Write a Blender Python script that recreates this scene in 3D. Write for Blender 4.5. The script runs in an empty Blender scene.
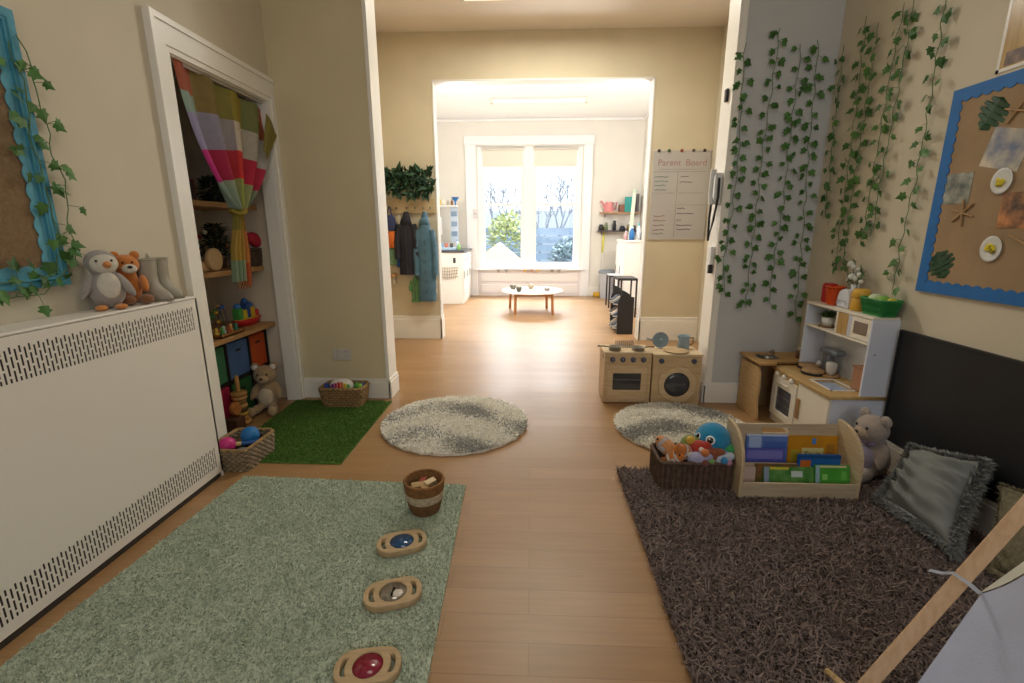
import bpy, math, random
import numpy as np
from mathutils import Vector, Matrix

random.seed(7)
RNG = np.random.default_rng(11)
COL = bpy.context.scene.collection
PI = math.pi

# ------------------------------------------------------------------ camera
FPX, VPX, VPY, ROLL, CAMH = 468.0, 531.7, 231.2, 0.0015, 1.4
def _axes():
    u = (VPX - 512) / FPX; v = (341.5 - VPY) / FPX
    Y = np.array([u, v, 1.0]); Y /= np.linalg.norm(Y)
    xr = np.array([math.cos(ROLL), math.sin(ROLL), 0.0])
    X = xr - (xr @ Y) * Y; X /= np.linalg.norm(X)
    return np.array([X, Y, -np.cross(X, Y)])
AX = _axes()
cam_d = bpy.data.cameras.new('camera'); cam = bpy.data.objects.new('camera', cam_d); COL.objects.link(cam)
cam_d.sensor_width = 36; cam_d.lens = 36 * FPX / 1024; cam_d.clip_start = 0.02; cam_d.clip_end = 200
r_, u_, f_ = AX[:, 0], AX[:, 1], AX[:, 2]
cam.matrix_world = Matrix(((r_[0], u_[0], -f_[0], 0), (r_[1], u_[1], -f_[1], 0), (r_[2], u_[2], -f_[2], CAMH), (0, 0, 0, 1)))
bpy.context.scene.camera = cam
def _ray(x, y): return AX @ np.array([(x - 512) / FPX, (341.5 - y) / FPX, 1.0])
def PF(x, y, z=0.0):
    r = _ray(x, y); p = r * ((z - CAMH) / r[2]); return Vector((p[0], p[1], z))
def PX(x, y, X):
    r = _ray(x, y); p = r * (X / r[0]); return Vector((X, p[1], p[2] + CAMH))
def PY(x, y, Y):
    r = _ray(x, y); p = r * (Y / r[1]); return Vector((p[0], Y, p[2] + CAMH))

# ------------------------------------------------------------------ materials
def srgb(h):
    h = h.lstrip('#'); o = []
    for i in (0, 2, 4):
        c = int(h[i:i + 2], 16) / 255
        o.append(c / 12.92 if c <= 0.04045 else ((c + 0.055) / 1.055) ** 2.4)
    return (o[0], o[1], o[2], 1)
MATS = {}
def M(h, rough=0.6, var=0.0, vs=12.0, bump=0.0, bs=120.0, metal=0.0, spec=0.4, emit=0.0, h2=None, sheen=0.0, stretch=None, key=None):
    k = key or (h, rough, var, vs, bump, bs, metal, spec, emit, h2, sheen, stretch)
    if k in MATS: return MATS[k]
    m = bpy.data.materials.new('mat_%d' % len(MATS)); m.use_nodes = True
    nt = m.node_tree; b = nt.nodes['Principled BSDF']
    c = srgb(h)
    b.inputs['Base Color'].default_value = c; b.inputs['Roughness'].default_value = rough
    b.inputs['Metallic'].default_value = metal; b.inputs['Specular IOR Level'].default_value = spec
    if sheen: b.inputs['Sheen Weight'].default_value = sheen
    if emit:
        b.inputs['Emission Color'].default_value = c; b.inputs['Emission Strength'].default_value = emit
    if var or h2 or bump:
        tc = nt.nodes.new('ShaderNodeTexCoord'); mp = nt.nodes.new('ShaderNodeMapping')
        nt.links.new(tc.outputs['Object'], mp.inputs['Vector'])
        if stretch: mp.inputs['Scale'].default_value = stretch
    if var or h2:
        n = nt.nodes.new('ShaderNodeTexNoise'); n.inputs['Scale'].default_value = vs; n.inputs['Detail'].default_value = 4
        nt.links.new(mp.outputs[0], n.inputs['Vector'])
        rp = nt.nodes.new('ShaderNodeValToRGB'); rp.color_ramp.elements[0].position = 0.32; rp.color_ramp.elements[1].position = 0.68
        if h2: c2 = srgb(h2); c1 = c
        else:
            c1 = tuple(v * (1 - var) for v in c[:3]) + (1,); c2 = tuple(min(1, v * (1 + var)) for v in c[:3]) + (1,)
        rp.color_ramp.elements[0].color = c1; rp.color_ramp.elements[1].color = c2
        nt.links.new(n.outputs['Fac'], rp.inputs['Fac']); nt.links.new(rp.outputs['Color'], b.inputs['Base Color'])
        if emit: nt.links.new(rp.outputs['Color'], b.inputs['Emission Color'])
    if bump:
        n2 = nt.nodes.new('ShaderNodeTexNoise'); n2.inputs['Scale'].default_value = bs; n2.inputs['Detail'].default_value = 3
        nt.links.new(mp.outputs[0], n2.inputs['Vector'])
        bp = nt.nodes.new('ShaderNodeBump'); bp.inputs['Strength'].default_value = bump; bp.inputs['Distance'].default_value = 0.01
        nt.links.new(n2.outputs['Fac'], bp.inputs['Height']); nt.links.new(bp.outputs['Normal'], b.inputs['Normal'])
    MATS[k] = m; return m
def wood(h, h2, axis=0, s=7.0, rough=0.5):
    st = [12.0, 12.0, 12.0]; st[axis] = 1.0
    return M(h, rough, h2=h2, vs=s, stretch=tuple(st), bump=0.05, bs=20)
def glass_mat(tint='#ffffff', refl=0.08):
    m = bpy.data.materials.new('clear_glass'); m.use_nodes = True; nt = m.node_tree; nt.nodes.clear()
    o = nt.nodes.new('ShaderNodeOutputMaterial'); t = nt.nodes.new('ShaderNodeBsdfTransparent'); g = nt.nodes.new('ShaderNodeBsdfGlossy')
    t.inputs[0].default_value = srgb(tint); g.inputs['Roughness'].default_value = 0.02
    fr = nt.nodes.new('ShaderNodeFresnel'); fr.inputs['IOR'].default_value = 1.45
    mx = nt.nodes.new('ShaderNodeMixShader'); nt.links.new(fr.outputs[0], mx.inputs[0]); nt.links.new(t.outputs[0], mx.inputs[1]); nt.links.new(g.outputs[0], mx.inputs[2])
    nt.links.new(mx.outputs[0], o.inputs[0]); return m

# ------------------------------------------------------------------ mesh builder
class MB:
    def __init__(s, *mats): s.v = []; s.f = []; s.fm = []; s.sm = []; s.mats = list(mats); s.mi = 0
    def add(s, vs, fs, smooth=False):
        o = len(s.v); s.v.extend([tuple(p) for p in vs])
        for f in fs: s.f.append(tuple(o + i for i in f)); s.fm.append(s.mi); s.sm.append(smooth)
        return s
    def box(s, x0, x1, y0, y1, z0, z1, mtx=None):
        vs = [Vector(p) for p in ((x0, y0, z0), (x1, y0, z0), (x1, y1, z0), (x0, y1, z0), (x0, y0, z1), (x1, y0, z1), (x1, y1, z1), (x0, y1, z1))]
        if mtx: vs = [mtx @ p for p in vs]
        return s.add(vs, [(0, 3, 2, 1), (4, 5, 6, 7), (0, 1, 5, 4), (1, 2, 6, 5), (2, 3, 7, 6), (3, 0, 4, 7)])
    def tube(s, pts, r, n=8, closed=False, caps=True):
        pts = [Vector(p) for p in pts]; N = len(pts); rs = r if isinstance(r, (list, tuple)) else [r] * N
        vs = []; prev = None
        for i, p in enumerate(pts):
            if closed: t = pts[(i + 1) % N] - pts[i - 1]
            else: t = pts[min(i + 1, N - 1)] - pts[max(i - 1, 0)]
            if t.length < 1e-9: t = Vector((0, 0, 1))
            t.normalize()
            if prev is None:
                a = Vector((0, 0, 1)) if abs(t.z) < 0.9 else Vector((1, 0, 0)); x = t.cross(a).normalized()
            else:
                x = prev - t * prev.dot(t); x = x.normalized() if x.length > 1e-6 else t.orthogonal().normalized()
            prev = x; y = t.cross(x)
            for k in range(n):
                a = 2 * PI * k / n; vs.append(p + (x * math.cos(a) + y * math.sin(a)) * rs[i])
        fs = []
        for i in range(N if closed else N - 1):
            j = (i + 1) % N
            for k in range(n): fs.append((i * n + k, i * n + (k + 1) % n, j * n + (k + 1) % n, j * n + k))
        s.add(vs, fs, True)
        if caps and not closed: s.add(vs[:n], [tuple(range(n))[::-1]]); s.add(vs[-n:], [tuple(range(n))])
        return s
    def cyl(s, p0, p1, r, n=16): return s.tube([p0, p1], r, n)
    def lathe(s, prof, c=(0, 0, 0), n=24, mtx=None, cap=True):
        vs = []; c = Vector(c)
        for (r, z) in prof:
            for k in range(n):
                a = 2 * PI * k / n; p = Vector((r * math.cos(a), r * math.sin(a), z))
                vs.append((mtx @ p if mtx else p) + c)
        fs = []
        for i in range(len(prof) - 1):
            for k in range(n): fs.append((i * n + k, i * n + (k + 1) % n, (i + 1) * n + (k + 1) % n, (i + 1) * n + k))
        s.add(vs, fs, True)
        if cap:
            if prof[0][0] > 1e-5: s.add(vs[:n], [tuple(range(n))[::-1]])
            if prof[-1][0] > 1e-5: s.add(vs[-n:], [tuple(range(n))])
        return s
    def ell(s, c, r, rot=None, nu=18, nv=12):
        c = Vector(c); r = (r, r, r) if not isinstance(r, (tuple, list)) else r
        vs = [Vector((0, 0, -r[2]))]
        for j in range(1, nv):
            ph = -PI / 2 + PI * j / nv
            for i in range(nu):
                a = 2 * PI * i / nu; vs.append(Vector((r[0] * math.cos(ph) * math.cos(a), r[1] * math.cos(ph) * math.sin(a), r[2] * math.sin(ph))))
        vs.append(Vector((0, 0, r[2])))
        if rot: vs = [rot @ p for p in vs]
        vs = [p + c for p in vs]; fs = []
        for i in range(nu): fs.append((0, 1 + (i + 1) % nu, 1 + i)); fs.append((len(vs) - 1, 1 + (nv - 2) * nu + i, 1 + (nv - 2) * nu + (i + 1) % nu))
        for j in range(nv - 2):
            for i in range(nu):
                a = 1 + j * nu; b = a + nu; fs.append((a + i, a + (i + 1) % nu, b + (i + 1) % nu, b + i))
        return s.add(vs, fs, True)
    def grid(s, fn, nu, nv, mfn=None, smooth=True):
        vs = [fn(i / nu, j / nv) for j in range(nv + 1) for i in range(nu + 1)]
        o = len(s.v); s.v.extend([tuple(p) for p in vs])
        for j in range(nv):
            for i in range(nu):
                a = o + j * (nu + 1) + i; s.f.append((a, a + 1, a + nu + 2, a + nu + 1)); s.sm.append(smooth)
                s.fm.append(mfn((i + .5) / nu, (j + .5) / nv) if mfn else s.mi)
        return s
    def prism(s, poly, fr, t):           # poly 2D, fr = (origin, ux, uy), extruded by t along ux x uy
        o, ux, uy = [Vector(q) for q in fr]; n = ux.cross(uy).normalized() * t
        a = [o + ux * p[0] + uy * p[1] for p in poly]; b = [p + n for p in a]; N = len(poly)
        s.add(a + b, [tuple(range(N))[::-1], tuple(range(N, 2 * N))] + [(i, (i + 1) % N, N + (i + 1) % N, N + i) for i in range(N)])
        return s
    def loft(s, rings, n=20, caps=True):  # rings: (cx, cy, z, rx, ry)
        vs = []
        for (cx, cy, z, rx, ry) in rings:
            for k in range(n):
                a = 2 * PI * k / n; vs.append((cx + rx * math.cos(a), cy + ry * math.sin(a), z))
        fs = [(i * n + k, i * n + (k + 1) % n, (i + 1) * n + (k + 1) % n, (i + 1) * n + k) for i in range(len(rings) - 1) for k in range(n)]
        s.add(vs, fs, True)
        if caps: s.add(vs[:n], [tuple(range(n))[::-1]]); s.add(vs[-n:], [tuple(range(n))])
        return s
    def build(s, name, parent=None, bevel=0.0, remesh=0.0, seg=2):
        vs = [Vector(p) for p in s.v]
        if parent is None:
            xs = [p.x for p in vs]; ys = [p.y for p in vs]
            org = Vector(((min(xs) + max(xs)) / 2, (min(ys) + max(ys)) / 2, min(p.z for p in vs)))
        else: org = ORG[parent.name]
        me = bpy.data.meshes.new(name); me.from_pydata([tuple(p - org) for p in vs], [], s.f)
        for m in s.mats: me.materials.append(m)
        me.polygons.foreach_set('material_index', s.fm); me.polygons.foreach_set('use_smooth', s.sm); me.update()
        return link(name, me, parent, org, bevel, remesh, seg)
ORG = {}
def link(name, me, parent, org, bevel=0, remesh=0, seg=2):
    o = bpy.data.objects.new(name, me); COL.objects.link(o)
    if parent is None: o.location = org
    else: o.parent = parent
    ORG[o.name] = Vector(org)
    if remesh:
        r = o.modifiers.new('r', 'REMESH'); r.mode = 'VOXEL'; r.voxel_size = remesh; r.use_smooth_shade = True
        sm = o.modifiers.new('s', 'SMOOTH'); sm.iterations = 5; sm.factor = 0.6
    if bevel:
        b = o.modifiers.new('b', 'BEVEL'); b.width = bevel; b.segments = seg; b.limit_method = 'ANGLE'; b.angle_limit = 0.9
    return o
def tag(o, label, cat, group=None, kind=None):
    o['label'] = label; o['category'] = cat
    if group: o['group'] = group
    if kind: o['kind'] = kind
    return o
def struct(o): o['kind'] = 'structure'; return o
def thing(name, label, cat, loc, group=None):
    o = bpy.data.objects.new(name, None); COL.objects.link(o); o.location = loc; o.empty_display_size = 0.05
    ORG[o.name] = Vector(loc); return tag(o, label, cat, group)
def dup(root, loc, label=None, rotz=None, scale=None):
    def cp(o, par):
        c = o.copy(); COL.objects.link(c); c.parent = par
        for ch in list(o.children): cp(ch, c)
        return c
    c = cp(root, None); c.location = loc
    if rotz is not None: c.rotation_euler = (0, 0, rotz)
    if scale: c.scale = scale
    if label: c['label'] = label
    return c
def fillmesh(outer, holes, t, fr, mats, name, parent=None, bevel=0.0, org=None):
    """flat plate with real holes; 2D outline in frame fr=(origin,ux,uy), thickness t along ux x uy"""
    cu = bpy.data.curves.new('tmp', 'CURVE'); cu.dimensions = '2D'; cu.fill_mode = 'BOTH'; cu.extrude = t / 2 - bevel; cu.bevel_depth = bevel; cu.bevel_resolution = 1
    for loop in [outer] + list(holes):
        sp = cu.splines.new('POLY'); sp.points.add(len(loop) - 1); sp.use_cyclic_u = True
        for i, p in enumerate(loop): sp.points[i].co = (p[0], p[1], 0, 1)
    ob = bpy.data.objects.new('tmp', cu); me = bpy.data.meshes.new_from_object(ob); bpy.data.objects.remove(ob); bpy.data.curves.remove(cu)
    o, ux, uy = [Vector(q) for q in fr]; n = ux.cross(uy).normalized()
    og = ORG[parent.name] if parent is not None else Vector(org if org is not None else o)
    for v in me.vertices: v.co = o + ux * v.co.x + uy * v.co.y + n * (v.co.z + t / 2) - og
    me.name = name; me.materials.clear()
    for m in mats: me.materials.append(m)
    return link(name, me, parent, og)
def lettering(txt, size, fr, mat, parent, name='lettering', t=0.001, align='CENTER'):
    cu = bpy.data.curves.new('tmp', 'FONT'); cu.body = txt; cu.size = size; cu.extrude = t / 2; cu.align_x = align; cu.align_y = 'CENTER'
    ob = bpy.data.objects.new('tmp', cu); me = bpy.data.meshes.new_from_object(ob); bpy.data.objects.remove(ob); bpy.data.curves.remove(cu)
    o, ux, uy = [Vector(q) for q in fr]; n = ux.cross(uy).normalized(); og = ORG[parent.name]
    for v in me.vertices: v.co = o + ux * v.co.x + uy * v.co.y + n * v.co.z - og
    me.name = name; me.materials.clear(); me.materials.append(mat)
    return link(name, me, parent, og)
def tufts(base, nrm, L, W, lean, mats, mb_mesh=None):
    """numpy blades: base (N,3), nrm (N,3) -> verts, faces arrays"""
    N = len(base); a = RNG.uniform(0, 2 * PI, N); side = np.stack([np.cos(a), np.sin(a), np.zeros(N)], 1)
    b = RNG.uniform(0, 2 * PI, N); ld = np.stack([np.cos(b), np.sin(b), RNG.normal(0, .2, N)], 1) * (lean * RNG.uniform(.4, 1.2, N))[:, None]
    l = (L * RNG.uniform(.7, 1.25, N))[:, None]
    p0 = base; p1 = base + nrm * l * .6 + ld * l * .35; p2 = base + nrm * l * (.95 - .25 * lean) + ld * l
    w = (W * RNG.uniform(.7, 1.3, N))[:, None]
    V = np.stack([p0 - side * w, p0 + side * w, p1 + side * w * .9, p1 - side * w * .9, p2], 1).reshape(-1, 3)
    k = np.arange(N) * 5
    F = [np.stack([k, k + 1, k + 2, k + 3], 1), np.stack([k + 3, k + 2, k + 4], 1)]
    return V, F
def add_tufts(mb, base, nrm, L, W, lean):
    V, F = tufts(base, nrm, L, W, lean, None); o = len(mb.v)
    mb.v.extend(map(tuple, V.tolist()))
    for A in F:
        fs = (A + o).tolist(); mb.f.extend(map(tuple, fs)); mb.fm.extend([mb.mi] * len(fs)); mb.sm.extend([True] * len(fs))
def rrect(cx, cy, sx, sy, r, z=0, n=4):
    pts = []
    for (qx, qy, a0) in ((1, 1, 0), (-1, 1, PI / 2), (-1, -1, PI), (1, -1, 1.5 * PI)):
        for k in range(n + 1):
            a = a0 + PI / 2 * k / n
            pts.append(Vector((cx + qx * (sx / 2 - r) + r * math.cos(a), cy + qy * (sy / 2 - r) + r * math.sin(a), z)))
    return pts
def circ(cx, cy, r, n=32, rx=None): return [(cx + (rx or r) * math.cos(2 * PI * k / n), cy + r * math.sin(2 * PI * k / n)) for k in range(n)]
def resample(loop, n):
    L = [loop[i] for i in range(len(loop))] + [loop[0]]; d = [0]
    for i in range(len(loop)): d.append(d[-1] + (L[i + 1] - L[i]).length)
    out = []; j = 0
    for k in range(n):
        t = d[-1] * k / n
        while d[j + 1] < t: j += 1
        out.append(L[j].lerp(L[j + 1], (t - d[j]) / max(1e-9, d[j + 1] - d[j])))
    return out
def Rz(a): return Matrix.Rotation(a, 3, 'Z')
def Rx(a): return Matrix.Rotation(a, 3, 'X')
def Ry(a): return Matrix.Rotation(a, 3, 'Y')

#@@PART1
# ================================================================= ROOM SHELL
WL, WR = -1.975, 2.16          # side wall planes
YP, YP2 = 3.78, 3.97         # partition with the wide opening
YH, YH2 = 6.08, 6.22         # second wall with the hatch opening
YB = 10.45                   # window wall
ZC = 3.66
PL, PR = -1.215, 1.455       # opening in the partition
HL, HR, HT = -1.205, 1.43, 3.15
BL_, BR_ = -2.05, 2.30       # back room side walls
cream = M('#d2c8b2', 0.7, var=0.03, vs=3, bump=0.03, bs=300)
cream_coollit = M('#c7c8c8', 0.7, var=0.03, vs=3, bump=0.03, bs=300)  # alcove wall: cream with the cool window light put into the colour
cream3 = M('#d6c8ab', 0.7, var=0.03, vs=3, bump=0.03, bs=300)
backcream = M('#e8e4dc', 0.7, var=0.02, vs=3)
white = M('#f1ece2', 0.35, spec=0.5)
white2 = M('#ece9e4', 0.45)
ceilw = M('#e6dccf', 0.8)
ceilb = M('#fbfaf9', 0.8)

def floor_mat():
    m = bpy.data.materials.new('oak_vinyl'); m.use_nodes = True; nt = m.node_tree; b = nt.nodes['Principled BSDF']; L = nt.links.new
    tc = nt.nodes.new('ShaderNodeTexCoord'); br = nt.nodes.new('ShaderNodeTexBrick'); L(tc.outputs['Object'], br.inputs['Vector'])
    br.inputs['Color1'].default_value = srgb('#aa845a'); br.inputs['Color2'].default_value = srgb('#a07a50'); br.inputs['Mortar'].default_value = srgb('#8c6a47')
    br.inputs['Scale'].default_value = 1.0; br.inputs['Mortar Size'].default_value = 0.0012; br.inputs['Brick Width'].default_value = 0.85; br.inputs['Row Height'].default_value = 0.125
    br.offset = 0.37; br.inputs['Bias'].default_value = 0.0
    mp = nt.nodes.new('ShaderNodeMapping'); L(tc.outputs['Object'], mp.inputs['Vector']); mp.inputs['Scale'].default_value = (1.5, 22, 1)
    n = nt.nodes.new('ShaderNodeTexNoise'); n.inputs['Scale'].default_value = 2.2; n.inputs['Detail'].default_value = 6; L(mp.outputs[0], n.inputs['Vector'])
    rp = nt.nodes.new('ShaderNodeValToRGB'); rp.color_ramp.elements[0].color = (.72, .72, .72, 1); rp.color_ramp.elements[1].color = (1.15, 1.12, 1.08, 1); L(n.outputs['Fac'], rp.inputs['Fac'])
    mx = nt.nodes.new('ShaderNodeMix'); mx.data_type = 'RGBA'; mx.blend_type = 'MULTIPLY'; mx.inputs[0].default_value = 0.8
    L(br.outputs['Color'], mx.inputs[6]); L(rp.outputs['Color'], mx.inputs[7]); L(mx.outputs[2], b.inputs['Base Color'])
    n3 = nt.nodes.new('ShaderNodeTexNoise'); n3.inputs['Scale'].default_value = 1.3; n3.inputs['Detail'].default_value = 5; L(tc.outputs['Object'], n3.inputs['Vector'])
    r2 = nt.nodes.new('ShaderNodeMapRange'); r2.inputs[3].default_value = 0.26; r2.inputs[4].default_value = 0.46; L(n3.outputs['Fac'], r2.inputs[0]); L(r2.outputs[0], b.inputs['Roughness'])
    b.inputs['Specular IOR Level'].default_value = 0.5
    bp = nt.nodes.new('ShaderNodeBump'); bp.inputs['Strength'].default_value = 0.08; bp.inputs['Distance'].default_value = 0.004; L(n.outputs['Fac'], bp.inputs['Height']); L(bp.outputs['Normal'], b.inputs['Normal'])
    return m
struct(MB(floor_mat()).box(-2.6, 2.6, -2.4, 10.6, -0.06, 0.0).build('floor'))
struct(MB(ceilw).box(-2.6, 2.6, -2.4, YH + .05, ZC, ZC + .08).build('ceiling'))
struct(MB(ceilb).box(-2.6, 2.6, YH + .05, 10.7, ZC, ZC + .08).build('ceiling'))
# left wall with the cupboard doorway (Y 2.76..3.68, z 0..2.31)
DY0, DY1, DZ = 2.73, 3.705, 2.34
w = MB(cream); w.box(WL - .09, WL, -2.4, DY0 - .016, 0, ZC).box(WL - .09, WL, DY1 + .016, YP, 0, ZC).box(WL - .09, WL, DY0 - .016, DY1 + .016, DZ + .016, ZC); struct(w.build('wall_left'))
w = MB(cream_coollit); w.box(WR, WR + .12, -2.4, YH, 0, ZC); w.mats = [cream]; struct(w.build('wall_right'))
w = MB(cream3); w.box(WL - .09, WL, YP, YH, 0, ZC); struct(w.build('wall_left'))
w = MB(M('#d8caa6', 0.7, var=0.03, vs=3, bump=0.03, bs=300)); w.box(WL, PL, YP, YP2, 0, ZC); struct(w.build('wall_partition_left'))
w = MB(cream_coollit); w.box(PR, WR, YP, YP2, 0, ZC); struct(w.build('wall_partition_right'))
w = MB(cream); w.box(PL, PR, YP, YP2, 3.25, ZC); struct(w.build('wall_partition_header'))
w = MB(cream3); w.box(WL, HL, YH, YH2, 0, ZC).box(HR, WR, YH, YH2, 0, ZC).box(HL, HR, YH, YH2, HT, ZC).box(-2.6, WL - .09, YH, YH2, 0, ZC); struct(w.build('wall_middle'))
w = MB(cream); w.box(-2.12, 2.28, -2.5, -2.4, 0, ZC); struct(w.build('wall_front'))
# back room
struct(MB(backcream).box(BL_ - .12, BL_, YH2, YB, 0, ZC).build('wall_back_room_left'))
struct(MB(backcream).box(BR_, BR_ + .12, YH, YB, 0, ZC).build('wall_back_room_right'))
WX0, WX1, WZ0, WZ1 = -1.17, 1.06, 0.60, 3.13
w = MB(backcream); w.box(-2.6, WX0, YB, YB + .2, 0, ZC).box(WX1, 2.6, YB, YB + .2, 0, ZC).box(WX0, WX1, YB, YB + .2, WZ1, ZC).box(WX0, WX1, YB, YB + .2, 0, WZ0); struct(w.build('wall_back'))
# opening linings and trims
w = MB(white); w.box(PL, PL + .012, YP - .012, YP2 + .012, .17, 3.25).box(PL - .015, PL, YP - .014, YP - .001, .17, 3.25); struct(w.build('trim_1'))
w = MB(white); w.box(PR - .012, PR, YP - .012, YP2 + .012, .17, 3.25).box(PR, PR + .045, YP - .014, YP - .001, .17, 3.25); struct(w.build('trim_2', bevel=.003))
w = MB(white2); w.box(HL, HL + .02, YH - .01, YH2 + .01, 0, HT).box(HR - .02, HR, YH - .01, YH2 + .01, 0, HT).box(HL, HR, YH - .01, YH2 + .01, HT - .02, HT); struct(w.build('trim_3', bevel=.004))
# cupboard doorway frame (moulded architrave) and jamb
fr = MB(white)
T0, T1, TZ0 = DY0 - .13, YP - .002, DZ + .165
fr.box(WL + .0005, WL + .030, T0, DY0 - .03, 0, DZ + .165).box(WL + .0005, WL + .020, DY0 - .03, DY0, 0, DZ)
fr.box(WL + .0005, WL + .030, DY1 + .03, T1, 0, DZ + .165).box(WL + .0005, WL + .020, DY1, DY1 + .03, 0, DZ)
fr.box(WL + .0005, WL + .0295, DY0 - .03, DY1 + .03, DZ + .03, DZ + .1645).box(WL + .0005, WL + .0195, DY0 - .03, DY1 + .03, DZ + .0005, DZ + .03)
fr.box(WL + .030, WL + .040, T0, T0 + .03, 0, DZ + .165).box(WL + .030, WL + .0395, T0 + .03, T1, DZ + .135, DZ + .1648)
fr.box(WL - .10, WL + .0004, DY0 - .015, DY0 + .004, 0, DZ - .004).box(WL - .10, WL + .0004, DY1 - .004, DY1 + .015, 0, DZ - .004).box(WL - .10, WL + .0003, DY0 - .014, DY1 + .014, DZ - .004, DZ + .015)
struct(fr.build('trim_4'))
# cupboard interior
cup = M('#d3c7b2', 0.8, var=0.05, vs=4); CX = -2.62
w = MB(cup); w.box(CX - .05, CX, 2.55, 3.85, 0, 2.6).box(CX, WL - .09, 2.55, 2.62, 0, 2.6).box(CX, WL - .09, 3.76, 3.85, 0, 2.6).box(CX, WL - .09, 2.62, 3.76, 2.5, 2.6)
struct(w.build('wall_cupboard'))
# skirting boards
def skirt(mb, x0, x1, y0, y1, h): mb.box(x0, x1, y0, y1, 0, h * .86); e = .006; mb.box(x0 + (e if x1 - x0 < .05 else 0), x1 - (e if x1 - x0 < .05 else 0), y0 + (e if y1 - y0 < .05 else 0), y1, h * .86, h)
b = MB(white); skirt(b, WL + .001, PL + .02, YP - .022, YP - .001, .175); skirt(b, PL + .001, PL + .028, YP - .022, YP2 + .022, .175); struct(b.build('baseboard_left', bevel=.004))
b = MB(white2); skirt(b, PR - .02, WR - .001, YP - .022, YP - .001, .175); skirt(b, PR - .028, PR - .001, YP - .022, YP2 + .022, .175); struct(b.build('baseboard_right', bevel=.004))
b = MB(white); skirt(b, WR - .022, WR - .001, -2.4, YP - .022, .175); struct(b.build('baseboard_right_wall', bevel=.004))
b = MB(white); skirt(b, WL, HL + .025, YH - .025, YH - .001, .31); skirt(b, HL + .001, HL + .03, YH - .025, YH2 + .025, .31); struct(b.build('baseboard_middle_left', bevel=.004))
b = MB(white); skirt(b, HR - .025, WR, YH - .025, YH - .001, .31); skirt(b, HR - .03, HR - .001, YH - .025, YH2 + .025, .31); struct(b.build('baseboard_middle_right', bevel=.004))
b = MB(white2); skirt(b, BL_, BR_, YB - .025, YB - .001, .2); struct(b.build('baseboard_back', bevel=.004))
# cornice of the back room
b = MB(ceilb); b.box(BL_, BR_, YB - .05, YB - .001, ZC - .05, ZC - .001); b.box(BR_ - .05, BR_ - .001, YH2, YB - .05, ZC - .05, ZC - .001); b.box(BL_ + .001, BL_ + .05, YH2, YB - .05, ZC - .05, ZC - .001); struct(b.build('trim_5', bevel=.015))
# window: surround, sill, panel, two sashes, mullion, glass
wm = M('#f4f3f4', 0.35)
b = MB(wm)
b.box(WX0 - .24, WX0 - .02, YB - .05, YB - .001, 0, WZ1 + .02).box(WX1 + .02, WX1 + .2, YB - .05, YB - .001, 0, WZ1 + .02)
b.box(WX0 - .26, WX1 + .22, YB - .06, YB - .001, WZ1 + .02, WZ1 + .2)
struct(b.build('trim_6', bevel=.008))
b = MB(M('#e6dfe0', 0.45)); b.box(WX0 - .02, WX1 + .02, YB - .03, YB - .001, 0, WZ0 - .03); struct(b.build('trim_7', bevel=.003))
b = MB(M('#efe9e8', 0.45))
for z0, z1 in ((.06, .25), (.31, .5)): b.box(WX0 + .05, WX1 - .05, YB - .045, YB - .03, z0, z1)
struct(b.build('trim_8', bevel=.006))
wn = thing('window_1', 'tall white double casement window looking onto the garden', 'window', (0, YB + .1, WZ0)); wn['kind'] = 'structure'
b = MB(wm); b.box(WX0 - .1, WX1 + .1, YB - .12, YB + .1, WZ0 - .035, WZ0 + .005); b.build('window_sill', wn, bevel=.006)
b = MB(wm); MX0, MX1 = -.19, .045
b.box(WX0 + .001, WX0 + .1, YB + .05, YB + .14, WZ0 + .006, WZ1 - .001).box(WX1 - .1, WX1 - .001, YB + .05, YB + .14, WZ0 + .006, WZ1 - .001).box(WX0 + .1, WX1 - .1, YB + .052, YB + .138, WZ1 - .06, WZ1 - .002).box(WX0 + .1, WX1 - .1, YB + .052, YB + .138, WZ0 + .006, WZ0 + .06).box(MX0, MX1, YB + .02, YB + .142, WZ0 + .006, WZ1 - .001)
b.build('window_frame', wn)
gl = glass_mat()
for x0, x1 in ((WX0 + .1, MX0), (MX1, WX1 - .1)):
    b = MB(wm); b.box(x0 + .001, x0 + .05, YB + .07, YB + .12, WZ0 + .061, WZ1 - .061).box(x1 - .05, x1 - .001, YB + .07, YB + .12, WZ0 + .061, WZ1 - .061).box(x0 + .05, x1 - .05, YB + .072, YB + .118, WZ0 + .062, WZ0 + .13).box(x0 + .05, x1 - .05, YB + .072, YB + .118, WZ1 - .11, WZ1 - .062).box(x0 + .05, x1 - .05, YB + .072, YB + .118, 1.93, 1.99)
    s_ = b.build('sash', wn)
    g = MB(gl); g.add([(x0 + .05, YB + .1, WZ0 + .13), (x1 - .05, YB + .1, WZ0 + .13), (x1 - .05, YB + .1, WZ1 - .11), (x0 + .05, YB + .1, WZ1 - .11)], [(0, 1, 2, 3)]); g.build('pane', s_)
for i, (x0, x1) in enumerate(((WX0 + .1, MX0 + .03), (MX1 - .03, WX1 - .1))):
    t = thing('roller_blind', 'cream roller blind drawn a little down over the %s window half' % ('left', 'right')[i], 'blind', ((x0 + x1) / 2, YB + .03, 2.72), 'roller blinds in the back window')
    b = MB(M('#e9e3d6', 0.8)); b.box(x0 + .01, x1 - .01, YB + .028, YB + .032, 2.74, 3.06); b.box(x0 + .01, x1 - .01, YB + .024, YB + .036, 2.72, 2.745); b.build('fabric', t)
    MB(M('#d8d2c6', 0.5)).cyl((x0, YB + .03, 3.08), (x1, YB + .03, 3.08), .028).build('roller', t)

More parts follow.
